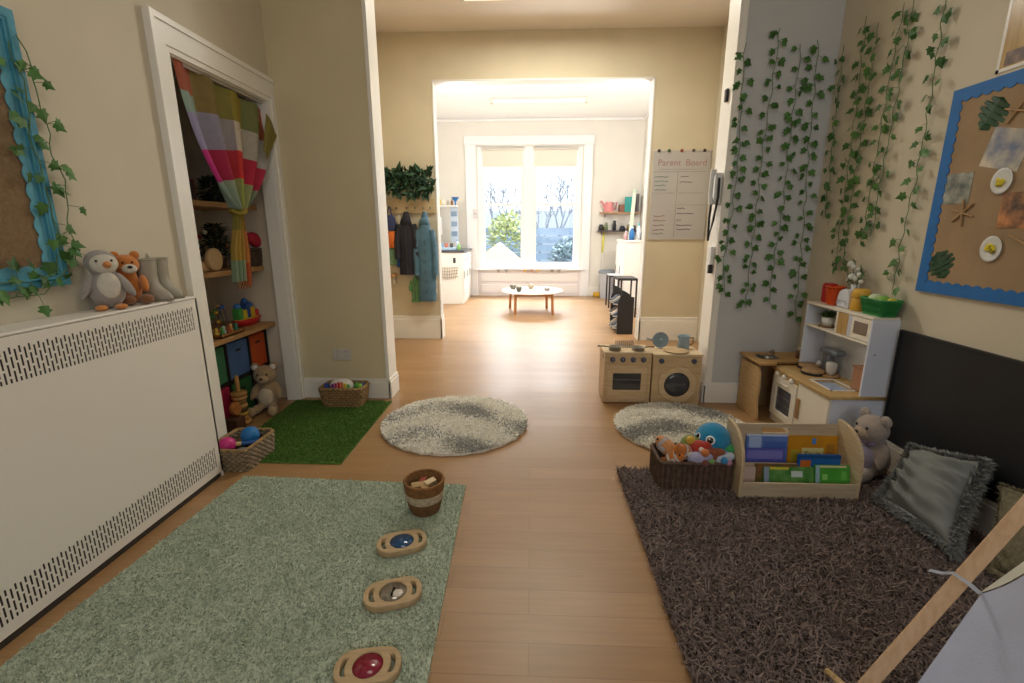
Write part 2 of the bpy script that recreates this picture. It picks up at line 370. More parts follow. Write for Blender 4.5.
# ================================================================= OUTSIDE
struct(MB(M('#9fb08a', 0.9, h2='#8f9a86', vs=2)).box(-9, 9, YB + .25, 30, -.5, -.45).build('ground_outside'))
fnc = thing('garden_fence', 'blue grey board fence across the garden outside the window', 'fence', (0, 16.6, -.45))
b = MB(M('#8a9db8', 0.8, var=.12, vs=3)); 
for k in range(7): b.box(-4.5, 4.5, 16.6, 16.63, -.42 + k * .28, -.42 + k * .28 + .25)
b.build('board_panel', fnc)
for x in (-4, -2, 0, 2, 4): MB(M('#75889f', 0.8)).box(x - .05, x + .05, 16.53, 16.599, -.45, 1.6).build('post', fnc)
ph = thing('playhouse', 'orange wooden playhouse with pitched roof outside left of the window', 'playhouse', (-.95, 13.2, -.45))
ow = M('#f0b888', 0.7, var=.06)
b = MB(ow); b.box(-1.45, -.4, 13.0, 13.9, -.45, .62); b.build('wall', ph)
MB(M('#f3c59b', 0.7)).prism([(-1.56, .58), (-.3, .58), (-.92, 1.08)], ((0, 14.0, 0), (1, 0, 0), (0, 0, 1)), 1.1).build('roof', ph, bevel=.01)
MB(M('#e0a070', 0.6)).box(-1.08, -.8, 12.98, 13.0, -.2, .4).build('door', ph)
def tree(x, y, h, label, seed):
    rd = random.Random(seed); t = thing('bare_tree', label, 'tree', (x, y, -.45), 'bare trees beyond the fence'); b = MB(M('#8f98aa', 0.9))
    def br(p, d, l, r, n):
        q = p + d * l; m = p + d * l * .5 + Vector((rd.uniform(-1, 1), rd.uniform(-1, 1), 0)) * l * .06
        b.tube([p, m, q], [r, r * .85, r * .65], 5)
        if n > 0:
            for _ in range(3):
                e = (d + Vector((rd.uniform(-1, 1), rd.uniform(-.8, .8), rd.uniform(-.2, .6))) * .75).normalized(); br(q, e, l * rd.uniform(.6, .8), r * .6, n - 1)
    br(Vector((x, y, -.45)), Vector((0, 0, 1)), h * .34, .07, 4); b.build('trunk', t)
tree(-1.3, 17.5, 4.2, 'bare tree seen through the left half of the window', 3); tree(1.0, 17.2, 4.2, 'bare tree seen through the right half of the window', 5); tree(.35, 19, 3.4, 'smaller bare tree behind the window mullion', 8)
def bush(x, y, r, hgt, c, label):
    b = MB(M(c, 0.8, var=.35, vs=6)); n = 1500; p = RNG.normal(0, 1, (n, 3)); p /= np.linalg.norm(p, axis=1)[:, None]; q = p * np.array([r, r * .7, hgt / 2]) * RNG.uniform(.6, 1, n)[:, None] + np.array([x, y, -.45 + hgt / 2])
    add_tufts(b, q, p, .16, .045, .9); tag(b.build('shrub'), label, 'shrub')
bush(-.75, 15.3, .75, 2.4, '#a3ac80', 'pale green bushy shrub outside the left window half')
bush(1.2, 15.6, .6, 1.6, '#94a5b0', 'grey green shrub outside the right window half')
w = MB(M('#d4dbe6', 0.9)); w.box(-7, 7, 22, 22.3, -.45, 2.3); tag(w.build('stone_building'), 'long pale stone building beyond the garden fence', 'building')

# ================================================================= LIGHTS
W = bpy.data.worlds.new('world'); bpy.context.scene.world = W; W.use_nodes = True
W.node_tree.nodes['Background'].inputs[0].default_value = (0.90, 0.95, 1.0, 1); W.node_tree.nodes['Background'].inputs[1].default_value = 2.0
def area(name, loc, tgt, sx, sy, power, col):
    l = bpy.data.lights.new(name, 'AREA'); l.shape = 'RECTANGLE'; l.size = sx; l.size_y = sy; l.energy = power; l.color = col
    o = bpy.data.objects.new(name, l); COL.objects.link(o); o.location = loc
    o.rotation_euler = (Vector(tgt) - Vector(loc)).to_track_quat('-Z', 'Y').to_euler(); return o
area('skylight', (0, 13.6, 5.2), (0, 8.0, .6), 4.5, 3.0, 2200, (.88, .95, 1.0))
for lx in (-1.8, 1.85):
    pl = bpy.data.lights.new('back_room_fill', 'POINT'); pl.energy = 98; pl.shadow_soft_size = .2; pl.color = (.96, .98, 1); po = bpy.data.objects.new('back_room_fill', pl); COL.objects.link(po); po.location = (lx, 6.75, 2.35)  # unseen fill lights beside the opening, added to brighten the back room ceiling
area('front_window', (.6, -2.25, 1.9), (.3, 2.5, 1.0), 2.4, 1.9, 37, (.88, .94, 1.0))
area('front_lamp', (0.1, 1.2, 3.58), (.1, 1.6, 0), 1.6, 1.0, 14, (1, .95, .82))
area('passage_lamp', (.15, 4.95, 3.55), (.15, 5.0, 0), 1.4, .3, 56, (1, .97, .85))
def strip_light(loc, L, label, grp, em=1.3):
    t = thing('strip_light', label, 'light', loc, grp); x, y, z = loc
    b = MB(M('#d9d4cc', 0.4)); b.box(x - L / 2, x + L / 2, y - .04, y + .04, z - .03, z); b.box(x - L / 2, x - L / 2 + .05, y - .055, y + .055, z - .085, z); b.box(x + L / 2 - .05, x + L / 2, y - .055, y + .055, z - .085, z); b.build('housing', t, bevel=.004)
    b = MB(M('#fffaf0', 0.4, emit=em)); b.box(x - L / 2 + .05, x + L / 2 - .05, y - .05, y + .05, z - .08, z - .03); b.build('diffuser', t, bevel=.012)
strip_light((.105, 8.9, ZC - .001), 1.7, 'long white strip light on the back room ceiling', 'ceiling strip lights', .12)
strip_light((.15, 5.12, ZC - .001), 1.75, 'strip light on the ceiling between the two openings', 'ceiling strip lights')
bpy.context.scene.view_settings.view_transform = 'Standard'
bpy.context.scene.view_settings.look = 'None'
# ================================================================= LEFT SIDE
def slotted(mb, X, y0, y1, z0, z1, pitch, a, rows):      # perforated sheet in plane x=X (real slots)
    n = int((y1 - y0) / pitch); p = (y1 - y0) / n; h = (z1 - z0) / rows
    for i in range(n):
        ya = y0 + i * p; yb = ya + p - a; mb.add([(X, ya, z0), (X, yb, z0), (X, yb, z1), (X, ya, z1)], [(0, 1, 2, 3)])
        yc = ya + p; off = 0 if i % 2 else h * .5; zs = [z0]; k = 0
        gaps = []
        z = z0 - off
        while z < z1:
            gaps.append((z + h * .82, z + h)); z += h
        last = z0
        for g0, g1 in gaps:
            g0c, g1c = max(g0, z0), min(g1, z1)
            if g1c > g0c: mb.add([(X, yb, g0c), (X, yc, g0c), (X, yc, g1c), (X, yb, g1c)], [(0, 1, 2, 3)])
rc = thing('radiator_cover', 'large white metal radiator guard with slotted grilles along left wall', 'radiator cover', (-1.9, 1.2, 0))
RX, RY0, RY1, RT = -1.81, -.3, 2.445, 1.06
rw = M('#ece6dc', 0.4)
b = MB(rw); slotted(b, RX, RY0 + .05, RY1 - .045, .885, 1.01, .0165, .0065, 2.5); slotted(b, RX, RY0 + .05, RY1 - .045, .075, .195, .0165, .0065, 2.5)
b.add([(RX, RY0, .195), (RX, RY1, .195), (RX, RY1, .885), (RX, RY0, .885)], [(0, 1, 2, 3)]); b.add([(RX, RY0, 1.01), (RX, RY1, 1.01), (RX, RY1, RT - .012), (RX, RY0, RT - .012)], [(0, 1, 2, 3)]); b.add([(RX, RY0, .03), (RX, RY1, .03), (RX, RY1, .075), (RX, RY0, .075)], [(0, 1, 2, 3)])
for z0, z1 in ((.075, .195), (.885, 1.01)):
    b.add([(RX, RY1 - .045, z0), (RX, RY1, z0), (RX, RY1, z1), (RX, RY1 - .045, z1)], [(0, 1, 2, 3)]); b.add([(RX, RY0, z0), (RX, RY0 + .05, z0), (RX, RY0 + .05, z1), (RX, RY0, z1)], [(0, 1, 2, 3)])
b.build('front_panel', rc)
b = MB(rw); b.box(WL + .002, RX + .001, RY0, RY1, RT - .012, RT + .002); b.build('top_panel', rc, bevel=.006)
for y_ in (RY1 - .012, RY0): MB(rw).box(WL + .002, RX, y_, y_ + .012, 0, RT - .012).build('end_panel', rc)
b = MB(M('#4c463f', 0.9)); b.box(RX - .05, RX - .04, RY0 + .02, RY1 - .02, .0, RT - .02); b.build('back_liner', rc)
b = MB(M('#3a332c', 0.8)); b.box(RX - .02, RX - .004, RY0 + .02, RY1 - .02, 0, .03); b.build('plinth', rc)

# ---- plush toys and boots on the radiator cover
def plush_mat(h, h2=None): return M(h, 0.95, var=.08 if not h2 else 0, h2=h2, vs=40, bump=.5, bs=260, sheen=.3)
RTz = RT + .003
pc = PX(110, 304, -1.9); py = pc.y
pg = thing('penguin_plush', 'grey penguin soft toy with orange beak and feet on the radiator cover', 'soft toy', (-1.9, py, RTz))
G = plush_mat('#a8a09a'); CW = plush_mat('#ded6c6'); OR = plush_mat('#d98a3c')
b = MB(G); b.ell((-1.905, py, RTz + .085), (.062, .068, .085)); b.ell((-1.905, py - .003, RTz + .205), (.055, .06, .056)); b.ell((-1.905, py, RTz + .15), (.04, .045, .05)); b.build('body', pg, remesh=.007)
b = MB(CW); b.ell((-1.868, py + .004, RTz + .20), (.024, .05, .042)); b.build('face', pg)
b = MB(CW); b.ell((-1.858, py + .006, RTz + .105), (.02, .042, .06)); b.build('belly', pg)
b = MB(OR); b.lathe([(.016, 0), (.013, .012), (.003, .026)], (-1.847, py + .012, RTz + .197), 12, Ry(PI / 2)); b.build('beak', pg)
for s in (-1, 1):
    b = MB(G); b.ell((-1.872, py + s * .066, RTz + .105), (.02, .018, .06), Rx(s * .45) @ Ry(-.2)); b.build('wing', pg)
    b = MB(OR); b.ell((-1.846, py + s * .034, RTz + .012), (.035, .024, .012)); b.build('foot', pg)
    b = MB(M('#2a2622', .3)); b.ell((-1.845, py + .004 + s * .026, RTz + .215), .005, None, 8, 6); b.build('eye', pg)
ty = PX(126, 290, -1.9).y + .02
tp = thing('tiger_plush', 'orange faced soft toy with white muzzle behind the penguin', 'soft toy', (-1.92, ty, RTz))
BR = plush_mat('#8a5a36'); OO = plush_mat('#cf7f3a'); DK = M('#2a2119', 0.6)
b = MB(OO); b.ell((-1.935, ty, RTz + .075), (.042, .05, .075)); b.ell((-1.925, ty, RTz + .185), (.045, .052, .048)); b.ell((-1.93, ty, RTz + .13), (.03, .035, .04)); b.build('body', tp, remesh=.007)
b = MB(CW); b.ell((-1.884, ty + .004, RTz + .168), (.02, .03, .022)); b.build('muzzle', tp)
b = MB(DK); b.ell((-1.865, ty + .004, RTz + .176), (.007, .011, .007), None, 10, 8); b.build('nose', tp)
for s in (-1, 1):
    b = MB(OO, CW); b.ell((-1.93, ty + s * .038, RTz + .228), (.01, .02, .02)); b.build('ear', tp)
    b = MB(BR); b.ell((-1.86, ty + .01 + s * .035, RTz + .024), (.04, .03, .024)); b.build('foot', tp)
    b = MB(OO, DK); b.ell((-1.89, ty + s * .05, RTz + .095), (.028, .017, .045), Ry(-.6)); b.build('arm', tp)
    b = MB(DK); b.ell((-1.883, ty + s * .018, RTz + .197), .005, None, 8, 6); b.build('eye', tp)
yb = PX(148, 296, -1.9).y + .03
def boot(y, x, label):
    t = thing('rubber_boot', label, 'boot', (x, y, RTz), 'pair of small grey rubber boots')
    gm = M('#a59d8c', 0.5, var=.06); b = MB(gm)
    n = 20; sec = []
    for z, rx, ry, dx in ((.005, .062, .03, .028), (.02, .064, .032, .028), (.04, .055, .032, .022), (.06, .042, .032, .008), (.085, .036, .033, -.004), (.12, .036, .036, -.008), (.165, .038, .039, -.008), (.2, .039, .041, -.008)): sec.append((x + dx, y, RTz + z, rx, ry))
    b.loft(sec, n, caps=False); vs = [(x - .008 + .032 * math.cos(2 * PI * k / n), y + .034 * math.sin(2 * PI * k / n), RTz + .19) for k in range(n)]
    b.add(vs, [tuple(range(n))]); b.build('shaft', t, bevel=0)
    b = MB(M('#8c8474', 0.6)); b.loft([(x + .028, y, RTz, .066, .034), (x + .028, y, RTz + .012, .066, .034)], n); b.build('sole', t)
    b = MB(gm); b.tube([(x - .008 + .039 * math.cos(a), y + .041 * math.sin(a), RTz + .2) for a in np.linspace(0, 2 * PI, 20, False)], .004, 6, True)
    b.tube([(x - .05, y - .012, RTz + .19), (x - .055, y, RTz + .222), (x - .05, y + .012, RTz + .19)], .005, 6); b.build('rim', t); t.scale = (1.1, 1.15, 1.02)
boot(yb, -1.9, 'grey rubber boot on the radiator cover, nearer the soft toys'); boot(yb + .095, -1.915, 'grey rubber boot on the radiator cover, nearer the doorway')

pg.rotation_euler.z = -.75; tp.rotation_euler.z = -.7; tp.location.y += .03
# ---- left notice board with blue frame
lb = thing('notice_board', 'blue framed hessian notice board draped with ivy on left wall', 'notice board', (WL + .01, 1.2, 1.19))
LY1, LZ0, LZ1, LY0 = 1.905, 1.185, 2.205, .35
blu = M('#4a93aa', 0.55, var=.15, vs=8, bump=.2, bs=40); blu2 = M('#64a8bc', 0.7, var=.1, vs=14)
b = MB(M('#8a7052', 0.95, var=.12, vs=60, bump=.5, bs=300)); b.box(WL + .002, WL + .014, LY0 + .03, LY1 - .03, LZ0 + .03, LZ1 - .03); b.build('hessian_panel', lb)
b = MB(blu)
for y0, y1, z0, z1, q in ((LY0, LY1, LZ0, LZ0 + .045, 0), (LY0, LY1, LZ1 - .045, LZ1, 0), (LY1 - .045, LY1 - .0005, LZ0 + .045, LZ1 - .045, .0008), (LY0 + .0005, LY0 + .045, LZ0 + .045, LZ1 - .045, .0008)):
    b.box(WL + .001, WL + .032 - q, y0, y1, z0, z1)
b.tube([(WL + .03, LY0 + .02, LZ0 + .03), (WL + .03, LY1 - .03, LZ0 + .03), (WL + .03, LY1 - .03, LZ1 - .03), (WL + .03, LY0 + .02, LZ1 - .03)], .008, 8); b.build('frame', lb)
def scallop(mb, X, y0, y1, z0, z1, w, a, p, th, dirx):     # scalloped border ring inside a board edge, plane x=X facing dirx
    def strip(P, Q, n_in, L):
        n = max(2, int(L / (p / 6)));
        vo = [P.lerp(Q, i / n) for i in range(n + 1)]; vi = [q + n_in * (w + a * abs(math.sin(PI * i / 6))) for i, q in enumerate(vo)]
        off = Vector((dirx * th, 0, 0))
        vs = vo + vi + [q + off for q in vo] + [q + off for q in vi]; N = n + 1; fs = []
        for i in range(n): fs += [(2 * N + i, 2 * N + i + 1, 3 * N + i + 1, 3 * N + i), (N + i, N + i + 1, 3 * N + i + 1, 3 * N + i), (i, i + 1, 2 * N + i + 1, 2 * N + i)]
        mb.add(vs, fs)
    A, B, C, D = Vector((X, y0, z0)), Vector((X, y1, z0)), Vector((X, y1, z1)), Vector((X, y0, z1))
    strip(A, B, Vector((0, 0, 1)), abs(y1 - y0)); strip(D, C, Vector((0, 0, -1)), abs(y1 - y0))
    s = 1 if y1 > y0 else -1; dz = Vector((0, 0, w * .98)); th *= .9; off0 = Vector((dirx * .0002, 0, 0)); strip(A + dz + off0, D - dz + off0, Vector((0, s, 0)), z1 - z0); strip(B + dz + off0, C - dz + off0, Vector((0, -s, 0)), z1 - z0)
b = MB(blu2); scallop(b, WL + .016, LY0 + .04, LY1 - .04, LZ0 + .04, LZ1 - .04, .034, .012, .07, .003, 1); b.build('scalloped_border', lb)

# ---- ivy
IVY = [M('#3f6b2f', 0.5, var=.3, vs=9), M('#4d7a38', 0.5, var=.3, vs=9), M('#5b7a4a', 0.7)]
LEAF = [(0, 0), (.16, -.06), (.42, .02), (.34, .22), (.56, .42), (.3, .52), (.2, .66), (0, 1.0), (-.2, .66), (-.3, .52), (-.56, .42), (-.34, .22), (-.42, .02), (-.16, -.06)]
def leaf(mb, p, nrm, up, size, rd, tilt=.5):
    n = (nrm + Vector((rd.uniform(-1, 1), rd.uniform(-1, 1), rd.uniform(-1, 1))) * tilt).normalized()
    u = (up - n * up.dot(n)).normalized(); s = u.cross(n)
    vs = [p + (s * q[0] + u * q[1] + n * (-.22 * abs(q[0]) + .1 * q[1] * (1 - q[1]))) * size for q in LEAF] + [p + u * size * .4 + n * .02 * size]
    k = len(LEAF); mb.add(vs, [(i, (i + 1) % k, k) for i in range(k)], False)
def ivy_strand(pts, nrm, label, group, seed, size=.05, step=.062, name='ivy_garland', spread=.03, skip=.0):
    rd = random.Random(seed); nrm = Vector(nrm); b = MB(IVY[2], IVY[0], IVY[1])
    L = []; 
    for i in range(len(pts) - 1):
        n = max(2, int((pts[i + 1] - pts[i]).length / .02))
        for k in range(n): L.append(pts[i].lerp(pts[i + 1], k / n))
    L.append(pts[-1]); W_ = [p + nrm * (.008 + .006 * math.sin(i * .9 + seed)) + (nrm.cross((pts[-1] - pts[0]).normalized())) * .007 * math.sin(i * .55 + seed) for i, p in enumerate(L)]
    b.mi = 0; b.tube(W_[::2] + [W_[-1]], .0022, 5)
    acc = 0; sgn = 1
    for i in range(1, len(W_)):
        acc += (W_[i] - W_[i - 1]).length
        if acc > step * rd.uniform(.7, 1.25):
            acc = 0; sgn = -sgn
            if rd.random() < skip: continue
            t = (W_[i] - W_[i - 1]).normalized(); sd = nrm.cross(t).normalized() * sgn
            for _ in range(1 if rd.random() < .55 else 2):
                b.mi = 1 if rd.random() < .6 else 2
                o = W_[i] + sd * rd.uniform(.3, 1) * spread + nrm * rd.uniform(.003, .018) + t * rd.uniform(-.02, .02)
                b.mi = b.mi; up = (sd * rd.uniform(.1, .9) + Vector((0, 0, -1)) * rd.uniform(.3, 1)).normalized()
                leaf(b, o, nrm, up, size * rd.uniform(.75, 1.2), rd)
                b0 = b.mi; b.mi = 0; b.tube([W_[i], o], .0012, 4); b.mi = b0
    return tag(b.build(name), label, 'ivy', group)
XL = WL + .03
ivy_strand([PX(3, 40, XL), PX(22, 80, XL), PX(28, 130, XL), PX(36, 165, XL), PX(48, 200, XL), PX(58, 245, XL), PX(57, 272, XL), PX(35, 280, XL), PX(8, 282, XL), PX(-40, 292, XL)], (1, 0, 0), 'artificial ivy trailing around the edge of the blue left board', 'ivy on the left board', 21, .05, .05, spread=.06)
ivy_strand([PX(14, 35, XL), PX(28, 65, XL), PX(36, 95, XL), PX(50, 150, XL), PX(62, 180, XL), PX(68, 225, XL), PX(74, 262, XL), PX(40, 294, XL), PX(0, 300, XL)], (1, 0, 0), 'ivy strand hanging outside the blue left board frame', 'ivy on the left board', 25, .05, .075, spread=.05)

# ---- curtain in the cupboard doorway
PAL = [('#9a5038', '#7c6a3a', '#80783a', '#948434', '#74794c', '#a05c3c'),
       ('#8d86a6', '#8a8494', '#958c8e', '#c2b4a0', '#a9a397', '#b4aea8'),
       ('#b02a72', '#a02644', '#b03038', '#c23430', '#b02a42', '#b83250'),
       ('#84988a', '#8f9c84', '#949a62', '#92984e', '#929a66', '#8c9880'),
       ('#7d7430', '#8a7c34', '#94802e', '#a0822c', '#96703a', '#8a5a34'),
       ('#a4863c', '#b08c3c', '#a8883a', '#ac843a', '#c07c40', '#b06a3c'),
       ('#7d8f74', '#7d8f74', '#839270', '#8a9676', '#b8542e', '#b07050')]
cm = [[M(c, 0.85, var=.06, vs=30, bump=.25, bs=350) for c in r] for r in PAL]
cb = MB(*[c for r in cm for c in r])
tl, tr = PX(170, 57, WL - .03), PX(269, 113, WL - .03); tie = PX(238.5, 212, WL + .02); end = PX(243, 281, WL + .03)
def cur(u, v):
    if v < .62:
        t = v / .62; top = tl.lerp(tr, u); e = t ** 1.0
        hw = .034; y = top.y + (tie.y + (u - .5) * 2 * hw * .8 - top.y) * (t ** (1.7 if u < .5 else 1.35)) ; z = top.z + (tie.z - top.z) * (t ** .92)
        sag = .07 * math.sin(PI * t) * (abs(u - .5) * 2); z -= sag
        amp = .02 + .045 * t; x = WL - .03 + (.05) * t + amp * math.sin(u * 8 * PI + .6) * (1 - .35 * t)
    else:
        t = (v - .62) / .38; wv = .03 + .055 * min(1, t * 1.9); y = tie.y + (end.y - tie.y) * t + (u - .5) * 2 * wv; z = tie.z + (end.z - tie.z) * t - (.03 if u > .6 else 0) * t
        x = WL + .02 + (.03 + .012 * t) * math.sin(u * 8 * PI + .6) * .8
    return Vector((x, y, z))
def cmf(u, v):
    r = 0 if v < .14 else 1 if v < .28 else 2 if v < .43 else 3 if v < .60 else 4 if v < .72 else 5 if v < .88 else 6
    if u < .17 and .085 < v < .15: return 18
    return r * 6 + min(5, int(u * 6))
ct = thing('patchwork_curtain', 'colourful patchwork curtain knotted in the cupboard doorway', 'curtain', (WL, 3.2, 1.2))
cb.grid(cur, 72, 60, cmf); cb.build('cloth', ct)
b = MB(cm[4][2]); b.tube([(tie.x + .045 * math.cos(a), tie.y + .042 * math.sin(a), tie.z + .012 * math.sin(2 * a)) for a in np.linspace(0, 2 * PI, 16, False)], .014, 8, True); b.build('tie_band', ct)
b = MB(cm[0][2]); c0, c1, c2, c3 = PX(266, 113, WL + .042), PX(278, 136, WL + .046), PX(268, 160, WL + .046), PX(263, 150, WL + .03)
b.grid(lambda u, v: c0.lerp(c1, u).lerp(c3.lerp(c2, u), v) + Vector((.008 * math.sin(u * 5), 0, 0)), 6, 6); b.build('corner_flap', ct)
b = MB(M('#8a5a3a', .9))
for k in range(9): b.tube([end + Vector((.01, -.07 + k * .017, .01)), end + Vector((.012, -.075 + k * .018, -.05))], .004, 5)
b.build('fringe', ct)
MB(M('#cfc6b8', .5)).cyl((WL - .03, DY0, DZ - .012), (WL - .03, DY1, DZ - .012), .008, 8).build('curtain_wire', ct)

# ---- cupboard shelves
sw = wood('#c49a68', '#a87c4c', 1)
SH = []
for i, (zt, xf, lab) in enumerate(((1.60, -2.17, 'topmost pine shelf in the cupboard, behind the curtain'), (1.13, -2.17, 'middle pine shelf in the cupboard'), (.672, -2.135, 'lowest pine shelf in the cupboard, above the coloured bins'))):
    b = MB(sw); b.box(CX + .002, xf, 2.625, 3.755, zt - .035, zt); tag(b.build('cupboard_shelf', bevel=.002), lab, 'shelf', 'cupboard shelves')
S1, S2, S3 = 1.602, 1.132, .674
# items on the top shelf
p = PX(193, 195, -2.25); t = thing('framed_picture', 'dark picture frame with red edge on the topmost cupboard shelf', 'picture frame', (-2.3, p.y, S1))
MB(M('#7e2a2c', .5)).box(-2.31, -2.29, p.y - .07, p.y + .09, S1, S1 + .14).build('frame', t, bevel=.004); MB(M('#4a3a3c', .5, var=.4, vs=30)).box(-2.2895, -2.288, p.y - .055, p.y + .07, S1 + .015, S1 + .125).build('picture', t)
p = PX(216, 195, -2.28); b = MB(M('#2e3a2c', .8, var=.3)); q = RNG.normal(0, 1, (260, 3)); q /= np.linalg.norm(q, axis=1)[:, None]; add_tufts(b, q * np.array([.06, .08, .07]) + np.array([-2.3, p.y, S1 + .085]), q, .05, .012, .8); b.ell((-2.3, p.y, S1 + .05), (.04, .05, .05)); tag(b.build('dark_plush'), 'dark fuzzy toy on the topmost cupboard shelf behind the curtain', 'soft toy')
p = Vector((-2.2, 3.655, 0)); b = MB(M('#cf93a4', .9, var=.1, bump=.3)); b.ell((-2.23, p.y, S1 + .05), (.055, .09, .052)); b.ell((-2.22, p.y - .05, S1 + .035), (.05, .06, .036)); tag(b.build('folded_cloth', remesh=.008), 'soft pink bundle right of the curtain on the topmost shelf', 'cloth')
# middle shelf
p = PX(215, 272, -2.22); t = thing('wooden_wheel_toy', 'pale wooden toy with round wheel on the middle cupboard shelf', 'toy', (-2.24, p.y, S2)); wd = wood('#d3b489', '#c29f70', 0)
MB(wd).lathe([(.075, -.014), (.078, -.01), (.078, .01), (.075, .014)], (-2.215, p.y, S2 + .079), 28, Rx(PI / 2) @ Ry(0) if False else Ry(PI / 2)).build('wheel', t)
b = MB(wd); b.box(-2.36, -2.23, p.y - .13, p.y - .02, S2, S2 + .07); b.build('block', t, bevel=.01)
p = PX(226, 262, -2.3); t = thing('decorated_tree', 'small dark tree hung with coloured baubles on the middle cupboard shelf', 'ornament', (-2.36, p.y, S2))
b = MB(M('#2f3b2a', .8, var=.3)); 
n = 700; a = RNG.uniform(0, 2 * PI, n); hh = RNG.uniform(0, 1, n); rr = (.125 * (1 - .75 * hh)) * np.sqrt(RNG.uniform(.1, 1, n)); bs = np.stack([-2.36 + rr * np.cos(a), p.y + rr * np.sin(a), S2 + .07 + hh * .25], 1); add_tufts(b, bs, np.stack([np.cos(a), np.sin(a), RNG.uniform(-.4, .6, n)], 1), .045, .009, .7)
b.build('foliage', t); MB(M('#4e3620', .8)).lathe([(.05, 0), (.06, .06), (.012, .07), (.01, .33)], (-2.36, p.y, S2), 14).build('pot', t)
for k, c in enumerate(('#b02a2e', '#d8c84a', '#c8803a', '#5a88a0', '#c83a3a', '#d8d8c8')):
    a = k * 1.1 - .8; MB(M(c, .3)).ell((-2.36 + .1 * math.cos(a), p.y + .1 * math.sin(a), S2 + .09 + k * .035), .016, None, 10, 8).build('bauble', t)
p = PX(257, 240, -2.2); b = MB(M('#b8283c', .8, var=.2, vs=14, h2=None)); b.ell((-2.22, p.y, S2 + .20), (.05, .09, .045), Rx(-.3)); b.ell((-2.22, p.y + .03, S2 + .175), (.05, .07, .035)); b.ell((-2.22, p.y - .03, S2 + .235), (.045, .06, .03)); tag(b.build('red_cloth_bag', remesh=.008), 'bright red cloth bag on the basket of the middle cupboard shelf', 'bag')
def wicker(name, label, group, cx, cy, z0, sx, sy, h, taper, mat, layers, rz=0, amp=.006, wave=26, rimm=None, loc=None):
    t = thing(name, label, 'basket', (cx, cy, z0), group); R2 = Rz(rz); C0 = Vector((cx, cy, 0)); b = MB(mat)
    for l in range(layers):
        f = l / (layers - 1); k = 1 - taper * (1 - f); loop = resample(rrect(0, 0, sx * k, sy * k, .035, 0), wave * 4)
        pts = []
        for i, q in enumerate(loop):
            nn = Vector((q.x / (sx / 2), q.y / (sy / 2), 0)); nn = nn.normalized(); w_ = amp * (1 if ((i // 2) + l) % 2 else -1)
            pts.append(C0 + R2 @ (q + nn * w_) + Vector((0, 0, z0 + .006 + f * (h - .02))))
        b.tube(pts, h / layers * .62, 5, True)
    b.build('weave', t)
    k = 1 - taper; b = MB(mat); b.add([C0 + R2 @ q + Vector((0, 0, z0 + .004)) for q in rrect(0, 0, sx * k, sy * k, .03)], [tuple(range(20))]); b.build('base', t)
    b = MB(rimm or mat); b.tube([C0 + R2 @ q + Vector((0, 0, z0 + h - .008)) for q in resample(rrect(0, 0, sx, sy, .035), 48)], .011, 7, True); b.build('rim', t)
    return t
grey_w = M('#8d7b62', .85, var=.25, vs=40); tan_w = M('#96784f', .85, var=.25, vs=40, bump=.3)
p = PX(259, 262, -2.22); wicker('wicker_basket', 'dark wicker basket on the middle cupboard shelf, right of the curtain tail', 'wicker baskets', -2.27, p.y, S2, .17, .22, .14, .1, M('#5a4a3c', .85, var=.3), 8)
# lowest shelf: bead maze, boat, tray
p = PX(226, 328, -2.25); t = thing('bead_maze', 'wire bead maze toy on the lowest cupboard shelf', 'toy', (-2.3, p.y, S3)); MB(wd).box(-2.37, -2.23, p.y - .1, p.y + .1, S3, S3 + .018).build('base', t, bevel=.004)
for k, c in enumerate(('#a03a2e', '#3a6a48', '#4a4a7a')):
    pts = [Vector((-2.34 + k * .035, p.y - .08 + .16 * s, S3 + .018 + .16 * math.sin(PI * s) + .04 * math.sin(3 * PI * s + k))) for s in np.linspace(0, 1, 20)]
    MB(M(c, .4)).tube(pts, .003, 6).build('wire', t)
    for s in (4, 9, 13): MB(M(('#c84030', '#3c8a4a', '#d8b030', '#3a62a8')[(s + k) % 4], .4)).ell(pts[s], .013, None, 10, 8).build('bead', t)
p = PX(252, 318, -2.24); t = thing('toy_boat', 'red plastic toy boat with coloured block figures on the lowest shelf', 'toy', (-2.28, p.y, S3))
b = MB(M('#c02424', .4)); b.loft([(-2.28, p.y, S3, .05, .1), (-2.28, p.y, S3 + .02, .06, .14), (-2.28, p.y, S3 + .05, .07, .16), (-2.28, p.y, S3 + .055, .06, .15)], 24); b.build('hull', t)
MB(M('#e0c83a', .5)).loft([(-2.28, p.y, S3 + .053, .058, .145), (-2.28, p.y, S3 + .058, .058, .145)], 24).build('deck', t)
for k, (dy, c, h) in enumerate(((-.11, '#4aa04a', .09), (-.055, '#d8c030', .07), (-.01, '#2a4a8c', .12), (.05, '#d8b02a', .08), (.1, '#c83030', .05))): 
    MB(M(c, .5)).box(-2.31, -2.25, p.y + dy - .024, p.y + dy + .024, S3 + .056, S3 + .056 + h).build('block', t, bevel=.006)
    if k in (0, 2, 3): MB(M(('#3a7ac0', '#3a8ac0', '#2f5fa0', '#3a6ab0')[k], .5)).ell((-2.28, p.y + dy, S3 + .068 + h), .026, None, 12, 8).build('head', t)
p = PX(228, 337, -2.19); t = thing('wooden_tray', 'small wooden tray holding little toys at the front of lowest shelf', 'tray', (-2.2, p.y, S3)); b = MB(wood('#a8743e', '#8c5c2e', 1)); b.box(-2.25, -2.15, p.y - .13, p.y + .13, S3, S3 + .008)
for a in ((-2.25, -2.244, -.13, .13), (-2.156, -2.15, -.13, .13), (-2.25, -2.15, -.13, -.124), (-2.25, -2.15, .124, .13)): b.box(a[0], a[1], p.y + a[2], p.y + a[3], S3, S3 + .025)
b.build('tray_body', t)
